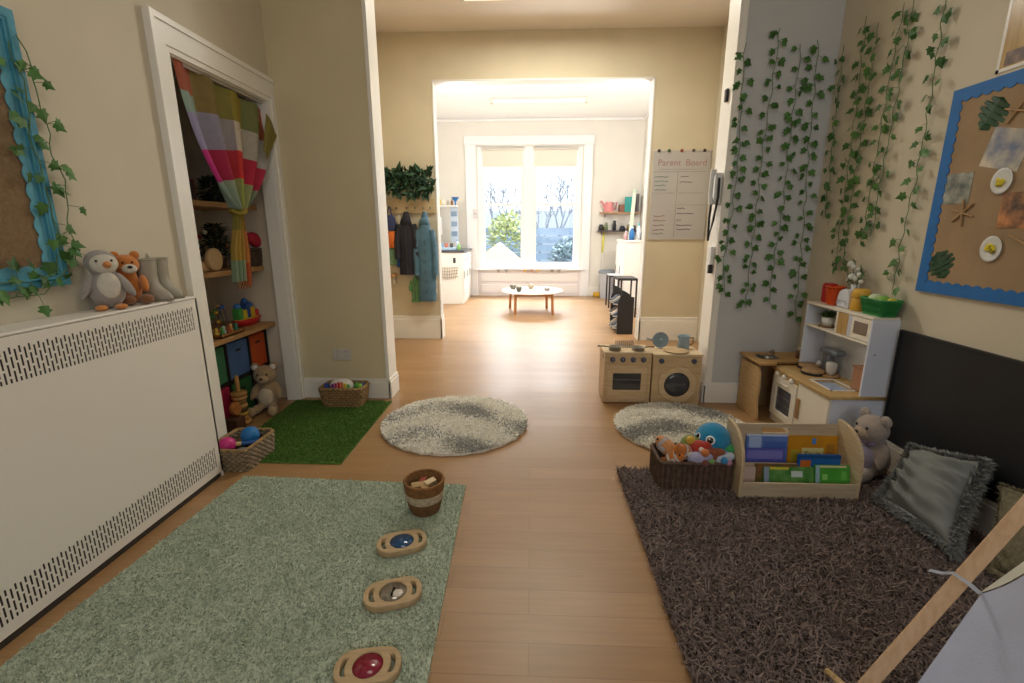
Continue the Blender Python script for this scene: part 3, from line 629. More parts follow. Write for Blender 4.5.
for k, c in enumerate(('#d8b84a', '#5aa05a', '#c8d0d0', '#b8542e', '#e0c070', '#3a8a6a')): tag(MB(M(c, .5)).lathe([(.014, 0), (.016, .02), (.008, .035), (.012, .05), (.004, .062)], (-2.2 + .015 * (k % 2), p.y - .1 + k * .04, S3 + .009), 10).build('peg_doll'), 'small %s peg figure in the wooden tray on the lowest shelf' % ('yellow', 'green', 'white', 'rust red', 'pale gold', 'teal')[k], 'toy', 'peg figures in the tray')
# coloured bins under the shelf
cu = thing('cube_shelf', 'black framed cube unit holding coloured bins under the lowest shelf', 'shelf unit', (-2.4, 3.2, 0)); bk = M('#26211f', .7)
b = MB(bk); X0, X1 = CX + .01, -2.215; ys = [2.645, 2.93, 3.215, 3.50, 3.745]; 
for y in (2.645, 2.925, 3.215, 3.495, 3.74): b.box(X0, X1, y - .008, y + .008, 0, .622)
for z in (0, .305, .61): b.box(X0, X1, 2.637, 3.748, z, z + .014)
b.build('frame', cu); 
for r in range(2):
    for c in range(4):
        y0, y1 = (2.645, 2.925, 3.215, 3.495)[c] + .012, (2.925, 3.215, 3.495, 3.74)[c] - .012; z0 = .016 + r * .305
        col, nm = ((('#7a3a7a', 'purple'), ('#b8244e', 'crimson pink'), ('#2f6a38', 'dark green'), ('#6a1a22', 'dark red')), (('#c0a030', 'yellow'), ('#3f7a58', 'sea green'), ('#4a6a9c', 'blue'), ('#c0501e', 'orange')))[r][c]
        t = thing('fabric_bin', '%s fabric storage bin in the %s row of the cube unit' % (nm, ('lower', 'upper')[r]), 'storage bin', (-2.35, (y0 + y1) / 2, z0), 'fabric bins in the cube unit')
        b = MB(M(col, .85, var=.08, bump=.15, bs=200)); b.box(X0 + .02, X1 - .006, y0, y1, z0, z0 + .275); b.build('bin_body', t, bevel=.012)
        b = MB(bk); b.box(X1 - .008, X1 - .003, (y0 + y1) / 2 - .03, (y0 + y1) / 2 + .03, z0 + .2, z0 + .215); b.build('pull_tab', t)
# floor toys of the cupboard
p = PF(243, 424); t = thing('ring_stacker', 'tall wooden ring stacking tower beside the teddy on the green mat', 'toy', (p.x, p.y, .012)); rw1 = wood('#c09358', '#a87a42', 2)
MB(rw1).lathe([(.06, 0), (.062, .006), (.06, .022), (.05, .026)], (p.x, p.y, .012), 24).build('base', t)
for k, (r, c) in enumerate(((.045, rw1), (.05, M('#b08a3a', .4)), (.046, M('#4a3620', .5)), (.05, rw1), (.044, M('#8a6a3a', .4)), (.052, rw1), (.056, M('#a07840', .4)))): MB(c).lathe([(.012, 0), (r - .006, 0), (r, .008), (r, .022), (r - .006, .03), (.012, .03)], (p.x, p.y, .04 + k * .031), 22).build('ring', t)
MB(rw1).lathe([(.011, 0), (.014, .03), (.016, .1), (.012, .12)], (p.x, p.y, .257), 14).build('peg', t)
p = PF(228, 415); t = MB(wood('#b07038', '#965a28', 1)).lathe([(.045, -.016), (.05, -.01), (.05, .01), (.045, .016)], (-2.12, 3.02 + .06, .11 + .05), 24, Ry(PI / 2 - .15)).build('wooden_disc'); tag(t, 'round orange brown wooden disc leaning on the dark block', 'toy block')
tag(MB(M('#4a2f20', .6, var=.15)).box(-2.16, -2.06, 2.99, 3.09, .012, .108).build('wooden_block', bevel=.005), 'dark brown wooden block at the cupboard doorway behind the rope basket', 'toy block')
def bear(name, label, base, face, hgt, c_body, c_belly, c_limb, ear_in, slump=0.0, bow=None):
    """sitting plush bear: base on floor, face = heading angle of the front"""
    t = thing(name, label, 'soft toy', base); R = Rz(face); s = hgt
    P = lambda x, y, z: Vector(base) + R @ (Vector((x, y, z)) * s)
    def E(mb, c, r, rot=None): mb.ell(P(*c), tuple(q * s for q in r), R @ rot if rot else R)
    b = MB(c_body); E(b, (0, 0, .27), (.20, .21, .27)); E(b, (.0, 0, .5), (.13, .15, .12)); E(b, (.02 + slump, 0, .74), (.19, .22, .2))
    for k in (-1, 1): E(b, (.08, k * .22, .4), (.075, .07, .2), Rx(k * .35) @ Ry(-.5)); E(b, (.27, k * .15, .09), (.22, .09, .09), Rz(k * .25))
    b.build('body', t, remesh=.011 * max(.6, s / .4))
    b = MB(c_belly); E(b, (.13, 0, .29), (.09, .15, .19)); b.build('belly', t)
    b = MB(c_limb); E(b, (.17 + slump, 0, .69), (.1, .11, .085)); b.build('muzzle', t)
    b = MB(M('#3a2c26', .5)); E(b, (.265 + slump, 0, .715), (.02, .035, .024)); b.build('nose', t)
    for k in (-1, 1):
        b = MB(M('#1c1614', .2)); E(b, (.19 + slump, k * .085, .785), (.018, .018, .02)); b.build('eye', t)
        b = MB(c_body); E(b, (.0 + slump, k * .17, .9), (.045, .085, .085)); e_ = b.build('ear', t)
        b = MB(ear_in); E(b, (.035 + slump, k * .17, .9), (.02, .055, .055)); b.build('inner_ear', e_)
        b = MB(c_limb); E(b, (.47, k * .2, .11), (.035, .085, .1)); b.build('paw_pad', t)
    if bow:
        b = MB(bow)
        for k in (-1, 1): E(b, (.15, k * .07, .54), (.03, .075, .045), Rx(k * .3))
        E(b, (.17, 0, .54), (.03, .03, .03)); b.build('bow', t)
    return t
bear('teddy_bear', 'beige teddy bear slumped on the green mat in the cupboard doorway', (-2.10, 3.47, .012), -1.35, .39, plush_mat('#a58a68'), plush_mat('#cbbba0'), plush_mat('#b69c78'), plush_mat('#e0d8cc'), .02)
# ---- artificial grass mat
b = MB(M('#55772f', .9, var=.25, vs=60)); gx0, gx1, gy0, gy1 = -1.975, -1.165, 2.59, 3.675
b.box(gx0, gx1, gy0, gy1, .001, .008); n = 26000; bs = np.stack([RNG.uniform(gx0, gx1, n), RNG.uniform(gy0, gy1, n), np.full(n, .008)], 1); add_tufts(b, bs, np.tile([0, 0, 1.0], (n, 1)), .012, .002, .5); tag(b.build('grass_mat'), 'green artificial grass mat at the cupboard doorway', 'mat')
# ---- rope basket front-left with toys
wb = wicker('wicker_basket', 'greyish woven basket of toys between radiator cover and green mat', 'wicker baskets', -1.80, 2.63, .001, .25, .31, .145, .06, grey_w, 9, rz=-.04, rimm=tan_w)
def maraca(c, col, d, label):
    t = thing('toy_maraca', label, 'toy', c, 'toys in the grey woven basket'); c = Vector(c); d = Vector(d)
    MB(M(col, .35)).ell(c, .05).build('head', t); MB(M('#c8b070', .5)).tube([c + d * .04, c + d * .075], .013, 10).build('collar', t); MB(M('#2a5a9a', .4)).tube([c + d * .07, c + d * .17], [.011, .014], 10).build('handle', t)
maraca((-1.835, 2.545, .14), '#c02a78', (.9, .45, -.05), 'pink ball shaped maraca in the grey woven basket')
tag(MB(M('#1f6fae', .5, bump=.3, bs=60)).ell((-1.765, 2.67, .15), .055).build('toy_ball'), 'blue bumpy ball in the grey woven basket', 'ball', 'toys in the grey woven basket')
for k, (dx, dy, c, nm) in enumerate(((-.06, .08, '#5a4636', 'brown'), (.05, -.08, '#9aa4a8', 'silver grey'), (.03, .12, '#54452e', 'dark tan'))): tag(MB(M(c, .5, var=.2)).lathe([(.035, 0), (.042, .02), (.038, .05), (.02, .06)], (-1.80 + dx * .8, 2.63 + dy * .8, .05), 14).build('toy_cup'), '%s toy cup low in the grey woven basket' % nm, 'toy', 'toys in the grey woven basket')
# ---- tan basket with rainbow toys by the skirting
wicker('wicker_basket', 'small tan wicker basket of rainbow toys below the wall socket', 'wicker baskets', -1.535, 3.615, .012, .345, .2, .16, .12, tan_w, 8)
t = thing('toy_xylophone', 'white toy xylophone with rainbow bars in the tan basket', 'toy', (-1.55, 3.6, .13)); MB(M('#e8e4dc', .4)).ell((-1.55, 3.605, .165), (.1, .05, .065)).build('body', t)
for k, c in enumerate(('#7a2a8a', '#b02a6a', '#d03030', '#e07a28', '#e8c830', '#5aa848')): MB(M(c, .4)).box(-1.615 + k * .026, -1.597 + k * .026, 3.546, 3.560, .135, .215 - abs(k - 2.5) * .008).build('bar', t, bevel=.003)
for k, (x, c, nm) in enumerate(((-1.675, '#2a4aa0', 'blue'), (-1.43, '#4a9a3a', 'green'), (-1.395, '#8aba3a', 'lime green'), (-1.385, '#2a4a8a', 'navy'))): tag(MB(M(c, .4)).ell((x, 3.60 + .02 * (k % 2), .155), (.022, .03, .034)).build('toy_pebble'), '%s rounded toy piece in the tan basket' % nm, 'toy', 'rainbow pieces in the tan basket')
# socket
t = thing('wall_socket', 'double white power socket above the skirting, left of the opening', 'socket', (-1.595, YP, .33)); sx = M('#cfc9c2', .4); MB(sx).box(-1.675, -1.52, YP - .012, YP - .001, .338, .436).build('face_plate', t, bevel=.003)
for x in (-1.64, -1.57): MB(M('#bdb6ae', .4)).box(x, x + .018, YP - .016, YP - .012, .405, .425).build('switch', t)
for x in (-1.635, -1.56):
    for dx, dz in ((0, .02), (-.01, 0), (.01, 0)): MB(M('#4a4540', .6)).box(x + dx - .002, x + dx + .002, YP - .0125, YP - .012, .36 + dz, .368 + dz).build('pin_hole', t)
# ================================================================= RUGS AND FLOOR TOYS
def rug(name, label, poly, h, mats, n, L, Wd, lean, th=.012, waves=0, cells=None):
    """poly: 4 floor corners; tufted pile as part of the one rug mesh"""
    A, B, C, D = [Vector(p) for p in poly]; b = MB(*mats)
    b.grid(lambda u, v: A.lerp(B, u).lerp(D.lerp(C, u), v) + Vector((0, 0, th)), 8, 8); 
    ed = [A, B, C, D]
    for i in range(4): p, q = ed[i], ed[(i + 1) % 4]; up = Vector((0, 0, th)); b.add([p, q, q + up, p + up], [(0, 1, 2, 3)])
    u, v = RNG.uniform(0, 1, n), RNG.uniform(0, 1, n); a_, b_, c_, d_ = [np.array(p) for p in (A, B, C, D)]
    P = ((1 - u) * (1 - v))[:, None] * a_ + (u * (1 - v))[:, None] * b_ + (u * v)[:, None] * c_ + ((1 - u) * v)[:, None] * d_
    P[:, 2] = th * .6; k = len(mats)
    idx = RNG.integers(0, k, n)
    for i in range(k): b.mi = i; s = idx == i; add_tufts(b, P[s], np.tile([0, 0, 1.0], (s.sum(), 1)), L, Wd, lean)
    return b.build(name)
tag(rug('area_rug', '', ((-1.77, .45, .001), (-.295, .45, .001), (-.36, 2.36, .001), (-1.66, 2.41, .001)), .0, [M('#c2cab6', .95, h2='#b2bda8', vs=5), M('#ccd4c0', .95, h2='#b8c2ac', vs=7), M('#9eaa94', .95)], 95000, .015, .0026, .75), 'sage green short pile rug on the wooden floor beside the radiator cover', 'rug')
tag(rug('area_rug', '', ((.52, .45, .001), (2.08, .45, .001), (2.08, 2.545, .001), (.52, 2.565, .001)), .0, [M('#80706a', .95, h2='#928079', vs=6), M('#96857d', .95, h2='#7a6a63', vs=8), M('#685954', .95)], 85000, .042, .0036, .95, th=.01), 'dark brown shaggy rug under the book box and baskets', 'rug')
def round_rug(cx, cy, r, label, seed):
    rd = random.Random(seed); b = MB(M('#fffaee', .95, h2='#f2ecdc', vs=9), M('#a09d98', .95, h2='#b5b1a8', vs=8)); n = 72
    rim = [r * (1 + .012 * math.sin(k * 2 * PI / n * 24 + seed) + rd.uniform(-.006, .006)) for k in range(n)]
    for zz, f in ((.001, 1.0), (.018, 1.0)): pass
    vs = [(cx + rim[k] * math.cos(2 * PI * k / n), cy + rim[k] * math.sin(2 * PI * k / n), z) for z in (.001, .016) for k in range(n)] + [(cx, cy, .017)]
    b.add(vs, [(k, (k + 1) % n, n + (k + 1) % n, n + k) for k in range(n)] + [(n + k, n + (k + 1) % n, 2 * n) for k in range(n)])
    N = 26000; a = RNG.uniform(0, 2 * PI, N); rr = r * np.sqrt(RNG.uniform(0, 1.0, N)); P = np.stack([cx + rr * np.cos(a), cy + rr * np.sin(a), np.full(N, .012)], 1)
    f = np.sin(P[:, 1] * 11 + 2.0 * np.sin(P[:, 0] * 5.2 + seed) + seed) + .6 * np.sin(P[:, 0] * 6 - P[:, 1] * 9 + seed * 2) + RNG.normal(0, .55, N); dark = f > .55
    rad = np.stack([np.cos(a), np.sin(a), np.zeros(N)], 1)
    for i, s in ((0, ~dark), (1, dark)):
        b.mi = i; nn = np.tile([0, 0, 1.0], (s.sum(), 1)) + rad[s] * (.8 * (rr[s] / r) ** 6)[:, None]; add_tufts(b, P[s], nn, .018, .005, .9)
    return tag(b.build('round_rug'), label, 'rug', 'round cream and grey rugs')
round_rug(-.56, 3.255, .53, 'round cream and grey fluffy rug in the middle of the floor', 2)
round_rug(1.10, 3.22, .47, 'round cream and grey fluffy rug in front of the wooden toy washing machine', 6)
# woven bucket of blocks
c = PF(425, 511, .012); t = thing('woven_bucket', 'small brown and cream coiled rope bucket on the sage green rug', 'basket', (c.x, c.y, .014)); c.y += .01
bands = [('#7a5836', 0, 6), ('#c0b196', 6, 10), ('#8a6238', 10, 15)]; rr_ = lambda k: .066 + .0024 * k + .004 * math.sin(k * .3)
for nm, (h, k0, k1) in zip(('lower_band', 'middle_band', 'upper_band'), bands):
    b = MB(M(h, .85, var=.25, vs=50, bump=.4, bs=200))
    for k in range(k0, k1): b.tube([(c.x + (rr_(k) + .0012 * (i % 2)) * math.cos(2 * PI * i / 36), c.y + (rr_(k) + .0012 * (i % 2)) * math.sin(2 * PI * i / 36), .022 + k * .0115) for i in range(36)], .0075, 6, True)
    b.build(nm, t)
MB(M('#6a4a2c', .9)).lathe([(.0, .016), (.07, .016)], (c.x, c.y, 0), 24, cap=False).build('base', t)
MB(M('#4a3826', .9)).lathe([(.0, .1), (.082, .1)], (c.x, c.y, 0), 24, cap=False).build('lining', t)
for k, (dx, dy, z, a, col, nm) in enumerate(((-.035, -.01, .17, .3, '#c8a678', 'pale wooden'), (.03, .02, .175, .9, '#d8bd90', 'light wooden'), (.01, -.04, .165, 2.2, '#b8935e', 'tan wooden'), (-.02, .045, .165, 1.5, '#a24a3a', 'red brown wooden'), (.04, -.035, .16, .1, '#cdb083', 'honey coloured wooden'))):
    m = Matrix.Translation((c.x + dx * .85, c.y + dy * .85, z - .016)) @ Matrix.Rotation(a, 4, 'Z') @ Matrix.Rotation(.5 - .2 * k, 4, 'X'); b = MB(wood(col, col, 0)); b.box(-.032, .032, -.015, .015, -.012, .012, m); tag(b.build('toy_block', bevel=.002), '%s block in the coiled rope bucket' % nm, 'toy block', 'blocks in the rope bucket')
# wooden sensory boards
def sensory(cpx, rz, L, Wd, insert, label, clear=False):
    c = PF(cpx[0], cpx[1], .03); t = thing('sensory_board', label, 'toy', (c.x, c.y, .016), 'wooden sensory boards on the sage rug'); ca, sa = math.cos(rz), math.sin(rz)
    fr = ((c.x, c.y, .016), (ca, sa, 0), (-sa, ca, 0)); out = [(p.x, p.y) for p in rrect(0, 0, L, Wd, Wd * .46, n=8)]
    h = []
    for s in (-1, 1):
        arc = [(s * (L * .36 + .016 * math.cos(k)), Wd * .30 * math.sin(k)) for k in np.linspace(-1.3, 1.3, 9)]; inn = [(p[0] - s * L * .1, p[1]) for p in arc[::-1]]; h.append(arc + inn)
    hol = [circ(0, 0, Wd * .41, 28)] + h
    fillmesh(out, hol, .028, fr, [wood('#c4a982', '#b39770', 0)], 'frame', t, .003)
    b = MB(insert); b.lathe([(0, .012), (Wd * .405, .012), (Wd * .405, .023), (0, .023)], (c.x, c.y, .016), 28, cap=False); b.build('window', t)
    if clear:
        b = MB(M('#d8cfc0', .3))
        for a in (0, 2.1, 4.2): b.box(c.x - .003, c.x + .003, c.y - .02, c.y + .02, .038, .044, None)
        b.ell((c.x + .02, c.y - .006, .04), (.02, .02, .005)); b.build('glitter_disc', t)
blue_i = M('#1c4c78', .12, spec=.8); red_i = M('#8a1c38', .15, spec=.8); clr_i = M('#b8b0a4', .08, metal=.6, h2='#8a8478', vs=30)
sensory((402, 543), .34, .215, .135, blue_i, 'wooden two handled sensory board with blue window on the sage rug')
sensory((393, 594), .30, .215, .135, clr_i, 'wooden two handled sensory board with clear silvery window, middle of three', True)
sensory((368, 668), .16, .205, .125, red_i, 'wooden two handled sensory board with red window, nearest the camera')
# ================================================================= RIGHT SIDE
ply = wood('#d3b78f', '#c2a278', 2); plyx = wood('#d3b78f', '#c2a278', 0); plyy = wood('#cfae7e', '#bb9562', 1)
dark_g = M('#2e2d2e', .12, spec=.7); slate = M('#4b5064', .5)
# ---- toy stove
SX0, SX1, SY0, SY1, SZ = .605, .985, 3.72, 3.985, .44
t = thing('toy_stove', 'natural plywood toy cooker with four dark knobs and oven window', 'toy cooker', (.795, 3.85, 0))
b = MB(plyx); b.box(SX0, SX1, SY0 + .02, SY1, .012, SZ - .015); b.box(SX0 + .01, SX1 - .01, SY0 + .02, SY1, 0, .012); b.build('cabinet', t, bevel=.003)
b = MB(wood('#e0cba8', '#d0b48c', 0)); b.box(SX0 - .006, SX1 + .002, SY0 + .002, SY1, SZ - .015, SZ); b.build('top', t, bevel=.003)
fillmesh([(0, 0), (.38, 0), (.38, .415), (0, .415)], [[(p.x, p.y) for p in rrect(.19, .165, .325, .30, .03)]], .018, ((SX0, SY0 + .02, .012), (1, 0, 0), (0, 0, 1)), [plyx], 'front_panel', t, .001)
d = fillmesh([(p.x, p.y) for p in rrect(.19, .165, .318, .293, .03)], [[(p.x, p.y) for p in rrect(.19, .175, .235, .15, .012)]], .02, ((SX0, SY0 + .024, .012), (1, 0, 0), (0, 0, 1)), [wood('#dabf98', '#caab80', 0)], 'oven_door', t, .002)
MB(dark_g).box(SX0 + .068, SX0 + .312, SY0 + .016, SY0 + .018, .108, .268).build('window', d)
MB(M('#8a8078', .3, metal=.7)).cyl((SX0 + .073, SY0 + .013, .205), (SX0 + .307, SY0 + .013, .20), .004, 8).build('rack_bar', d)
for k in range(4):
    kx = SX0 + .065 + k * .083; b = MB(slate); b.lathe([(.021, 0), (.021, .012), (.016, .02)], (kx, SY0 + .003, .378), 20, Rx(PI / 2)); kb = b.build('knob', t); MB(M('#9aa0b4', .5)).box(kx - .002, kx + .002, SY0 - .018, SY0 - .016, .372, .394).build('mark', kb)
for y0 in (3.80,): 
    b = MB(M('#7a5c38', .7)); b.lathe([(.014, 0), (.014, .003)], (SX0 - .0005, 3.80, .385), 16, Ry(-PI / 2)); b.build('side_finger_hole', t)
def hob(x, y, z, r, label, grp, h=.012, inner='#b89a70'):
    t = thing('hob_ring', label, 'hob ring', (x, y, z), grp); MB(M('#2c2a2a', .5)).lathe([(r, 0), (r, h), (r * .82, h), (r * .82, h * .5), (0, h * .5)], (x, y, z), 28).build('ring', t); MB(M(inner, .6)).lathe([(r * .6, h * .5), (r * .6, h * .9), (0, h * .9)], (x, y, z), 24).build('plate', t)
# pots on the stove
def pan(x, y, z, r, h, a, label):
    t = thing('toy_pan', label, 'toy pan', (x, y, z), 'toy pans on the plywood cooker'); st = M('#a8a49e', .3, metal=.8)
    MB(st).lathe([(0, .002), (r * .9, 0), (r, .006), (r, h), (r + .004, h), (r - .003, h - .003), (r - .005, .006), (0, .005)], (x, y, z), 24, cap=False).build('bowl', t)
    MB(M('#3c332c', .5)).tube([(x + r * math.cos(a), y + r * math.sin(a), z + h * .75), (x + (r + .035) * math.cos(a), y + (r + .035) * math.sin(a), z + h * .85), (x + (r + .09) * math.cos(a), y + (r + .09) * math.sin(a), z + h * .8)], [.004, .006, .007], 8).build('handle', t)
pan(.695, 3.79, SZ, .05, .034, 2.9, 'small silver toy pan front left on the plywood cooker'); pan(.885, 3.79, SZ, .052, .03, .2, 'shallow silver toy pan front right on the plywood cooker')
t = thing('wire_rack', 'small metal wire rack at the back of the plywood cooker', 'rack', (.80, 3.92, SZ)); st = M('#8c867c', .35, metal=.8)
b = MB(st)
for k in range(9): x = .73 + k * .0175; b.tube([(x, 3.89, SZ + .004), (x, 3.89, SZ + .05), (x, 3.95, SZ + .05), (x, 3.95, SZ + .004)], .0025, 5)
b.build('wires', t); MB(st).tube([(.725, 3.885, SZ + .004), (.875, 3.885, SZ + .004), (.875, 3.955, SZ + .004), (.725, 3.955, SZ + .004)], .004, 6, True).build('base_rail', t)
# ---- toy washing machine
WX, WX_ = .995, 1.385
t = thing('toy_washing_machine', 'natural plywood toy washing machine with round dark porthole', 'toy washing machine', (1.19, 3.84, 0))
b = MB(plyx); b.box(WX, WX_, 3.72, 3.975, 0, .413); b.build('cabinet', t, bevel=.003); MB(wood('#e0cba8', '#d0b48c', 0)).box(WX - .002, WX_ + .006, 3.70, 3.975, .413, .43).build('top', t, bevel=.003)
MB(plyx).box(WX, WX_, 3.702, 3.72, .006, .413).build('front_panel', t, bevel=.002)
oc = []
for k in range(8):
    a = PI / 8 + k * PI / 4; oc.append((.195 + .165 * math.cos(a) * 1.0, .17 + .165 * math.sin(a)))
oc = [(p[0], p[1]) for p in oc]; hex_ = [(.065, .10), (.115, .055), (.195, .02), (.275, .03), (.345, .10), (.35, .19), (.33, .25), (.275, .305), (.195, .32), (.13, .29), (.07, .265), (.05, .2)]
d = fillmesh(hex_, [circ(.20, .17, .107, 40)], .016, ((WX, 3.704, .006), (1, 0, 0), (0, 0, 1)), [wood('#dcc29c', '#ccae84', 0)], 'door', t, .003)
MB(M('#3c3d44', .15, spec=.7)).lathe([(0, 0), (.106, 0), (.106, .004), (.07, .012), (0, .016)], (WX + .20, 3.703, .176), 36, Rx(PI / 2)).build('porthole', d)
for x in (1.06, 1.32): MB(slate).lathe([(.021, 0), (.021, .012), (.016, .02)], (x, 3.703, .375), 20, Rx(PI / 2)).build('knob', t)
b = thing('wooden_plate', 'round pale wooden plate lying on top of the toy washing machine', 'plate', (1.20, 3.80, .431)); MB(plyx).lathe([(0, 0), (.085, 0), (.098, .006), (.098, .011), (.086, .009), (0, .009)], (1.20, 3.80, .431), 36, cap=False).build('dish', b)
bg = M('#8fa3ae', .45, var=.05)
t = thing('toy_saucepan_lid', 'blue grey round toy pan standing on edge behind the cooker', 'toy pan', (1.10, 3.93, .431)); MB(bg).lathe([(0, -.006), (.06, -.006), (.068, .004), (.068, .012), (.062, .012), (.056, 0), (0, 0)], (1.10, 3.925, .431 + .068), 36, Rx(PI / 2 - .18), cap=False).build('disc', t); MB(bg).lathe([(.012, 0), (.014, .012), (.0, .014)], (1.10, 3.915, .5), 14, Rx(PI / 2 - .18)).build('lid_knob', t)
MB(bg).tube([(1.032, 3.925, .50), (1.0, 3.925, .507), (.985, 3.925, .51)], .007, 8).build('handle', t)
t = thing('toy_jug', 'blue grey toy jug with wooden handle on the toy washing machine', 'jug', (1.30, 3.92, .431)); MB(bg).lathe([(0, 0), (.045, 0), (.05, .01), (.044, .08), (.047, .11), (.042, .11), (.04, .08), (.044, .012), (0, .01)], (1.295, 3.92, .431), 26, cap=False).build('body', t); MB(wood('#b08a58', '#98733f', 2)).tube([(1.337, 3.92, .52), (1.372, 3.92, .522), (1.375, 3.92, .475), (1.345, 3.92, .455)], .008, 8).build('handle', t); MB(bg).prism([(0, 0), (.022, .0), (0, -.03)], ((1.252, 3.912, .541), (-1, 0, 0), (0, 0, 1)), -.016).build('spout', t)
# ---- plywood corner sink unit
t = thing('toy_sink_unit', 'plywood toy sink unit with wavy side panel against the grey back wall', 'toy sink', (1.9, 3.58, 0))
wv = [(0, 0), (.34, 0), (.34, .40), (.30, .40), (.06, .405), (.03, .36), (.018, .25), (.03, .15), (.0, .05)]
MB(plyy).prism([(-(p[0]) + 0, p[1]) for p in wv][::-1], ((1.675, 3.40, 0), (0, -1, 0), (0, 0, 1)), -.018).build('side_panel', t, bevel=.002)
MB(plyx).box(1.70, 2.12, 3.725, 3.742, 0, .43).build('back_panel', t); MB(plyy).box(2.10, 2.118, 3.46, 3.725, 0, .43).build('side_panel', t)
fillmesh([(0, 0), (.12, 0), (.15, .055), (.46, .055), (.46, .34), (0, .34)], [[(p.x, p.y) for p in rrect(.14, .19, .15, .15, .03)]], .018, ((1.66, 3.40 + .002, .43), (1, 0, 0), (0, 1, 0)), [wood('#c9a066', '#b28850', 0)], 'top', t, .002)
MB(M('#8c8a86', .25, metal=.9)).lathe([(0, .40), (.05, .40), (.066, .43), (.078, .449), (.084, .449)], (1.80, 3.592, 0), 28, cap=False).build('basin', t); MB(M('#c8c6c2', .2, metal=.9)).tube([(1.88, 3.66, .448), (1.88, 3.66, .475), (1.86, 3.63, .49), (1.83, 3.61, .48)], .008, 8).build('tap', t)
t.location.x += .035
# ---- white toy kitchen
KX0, KXB, KXU, KY0, KY1, KC, KT = 1.828, 2.157, 1.998, 2.772, 3.448, .42, .905
kw_coollit = M('#dbe0ee', .45); kw2 = M('#ece4d4', .45); kin = M('#dfe3ea', .5)  # first white, for the side panels, has bluish window light mixed into it
t = thing('toy_kitchen', 'white toy kitchen with wooden worktop, microwave and sink by right wall', 'toy kitchen', (1.98, 3.1, 0))
for y in (KY0, KY1 - .016): MB(kw_coollit).box(KX0 + .012, KXB, y, y + .016, 0, KC - .022).build('base_side', t, bevel=.001)
b = MB(kw2); b.box(KX0 + .012, KX0 + .02, KY0 + .016, KY1 - .016, .0, .05); b.build('plinth', t); MB(kw_coollit).box(KXB - .01, KXB, KY0 + .016, KY1 - .016, 0, KC - .022).build('base_back', t)
fillmesh([(0, 0), (KXB - KX0 + .012, 0), (KXB - KX0 + .012, KY1 - KY0 + .012), (0, KY1 - KY0 + .012)], [[(p.x, p.y) for p in rrect(.152, .225, .15, .225, .012)]], .022, ((KX0 - .012, KY0 - .006, KC - .022), (1, 0, 0), (0, 1, 0)), [wood('#cfae78', '#bb965e', 1)], 'worktop', t, .002)
b = MB(M('#e8e8ea', .4)); z = KC
for a in ((1.885, 1.895, 2.87, 3.11), (2.04, 2.05, 2.87, 3.11), (1.885, 2.05, 2.87, 2.88), (1.885, 2.05, 3.10, 3.11)): b.box(a[0], a[1], a[2], a[3], KC, KC + .004)
sk = b.build('sink', t); MB(M('#a3b3cf', .35)).box(1.893, 2.043, 2.878, 3.102, KC - .02, KC - .015).build('basin', sk)
# oven door
d = fillmesh([(p.x, p.y) for p in rrect(.165, .16, .31, .30, .008)], [[(p.x, p.y) for p in rrect(.165, .145, .205, .185, .015)]], .016, ((KX0 + .012, KY1, .05), (0, -1, 0), (0, 0, 1)), [kw2], 'oven_door', t, .002)
b = MB(M('#55565e', .2, spec=.7)); b.box(KX0 + .008, KX0 + .011, KY1 - .275, KY1 - .06, .095, .295); b.build('window', d); MB(M('#d8d0c0', .4)).tube([(KX0 - .005, KY1 - .10, .325), (KX0 - .02, KY1 - .11, .325), (KX0 - .02, KY1 - .22, .325), (KX0 - .005, KY1 - .23, .325)], .006, 8).build('handle', d)
b = MB(M('#7c7a80', .4, metal=.5))
for z in (.16, .215): b.box(KX0 + .0065, KX0 + .008, KY1 - .27, KY1 - .065, z, z + .006)
b.build('oven_shelf', d)
b = MB(wood('#cfb27e', '#bd9a64', 1)); b.box(KX0, KX0 + .012, KY1 - .33, KY1 - .005, .355, KC - .022); b.build('control_panel', t)
for k in range(3): MB(M('#efeae0', .35)).lathe([(.018, 0), (.019, .012), (.014, .02), (.0, .021)], (KX0, KY1 - .065 - k * .095, .378), 18, Ry(-PI / 2)).build('knob', t)
d = MB(kw2).box(KX0 - .004, KX0 + .012, KY0 + .004, KY1 - .338, .05, KC - .026).build('cupboard_door', t, bevel=.002); MB(wood('#a8845a', '#8f6c44', 2)).box(KX0 - .014, KX0 - .004, KY1 - .385, KY1 - .35, .15, .29).build('handle', d, bevel=.003)
for y in (KY0, KY1 - .014): MB(kw_coollit).box(KXU, KXB, y, y + .014, KC, KT - .0145).build('upper_side', t, bevel=.001)
MB(kin).box(KXB - .008, KXB, KY0 + .0145, KY1 - .0145, KC, KT - .015).build('upper_back', t)
for nm, z0, z1 in (('top_shelf', KT - .014, KT + .002), ('middle_shelf', .735, .749)): MB(kw2).box(KXU - .002, KXB - .009, KY0 + (.0145 if nm[0] == 'm' else -.002), KY1 - (.0145 if nm[0] == 'm' else -.002), z0, z1).build(nm, t, bevel=.001)
MB(kw2).box(KXU, KXB, 3.09, 3.104, .749, KT - .014).build('divider', t)
mw = MB(kw2).box(KXU + .002, KXU + .016, KY0 + .016, 2.955, .752, KT - .017).build('microwave_door', t, bevel=.002); MB(M('#6a5c54', .2, spec=.7)).box(KXU - .001, KXU + .002, KY0 + .04, 2.93, .785, .86).build('window', mw, bevel=.001)
MB(M('#c8ccd6', .4)).box(KXU + .003, KXU + .012, 2.957, 2.99, .752, KT - .017).build('microwave_panel', t); MB(wood('#c8a468', '#b48c50', 2)).box(KXU + .002, KXU + .014, 2.99, 3.088, .752, KT - .017).build('microwave_side', t)
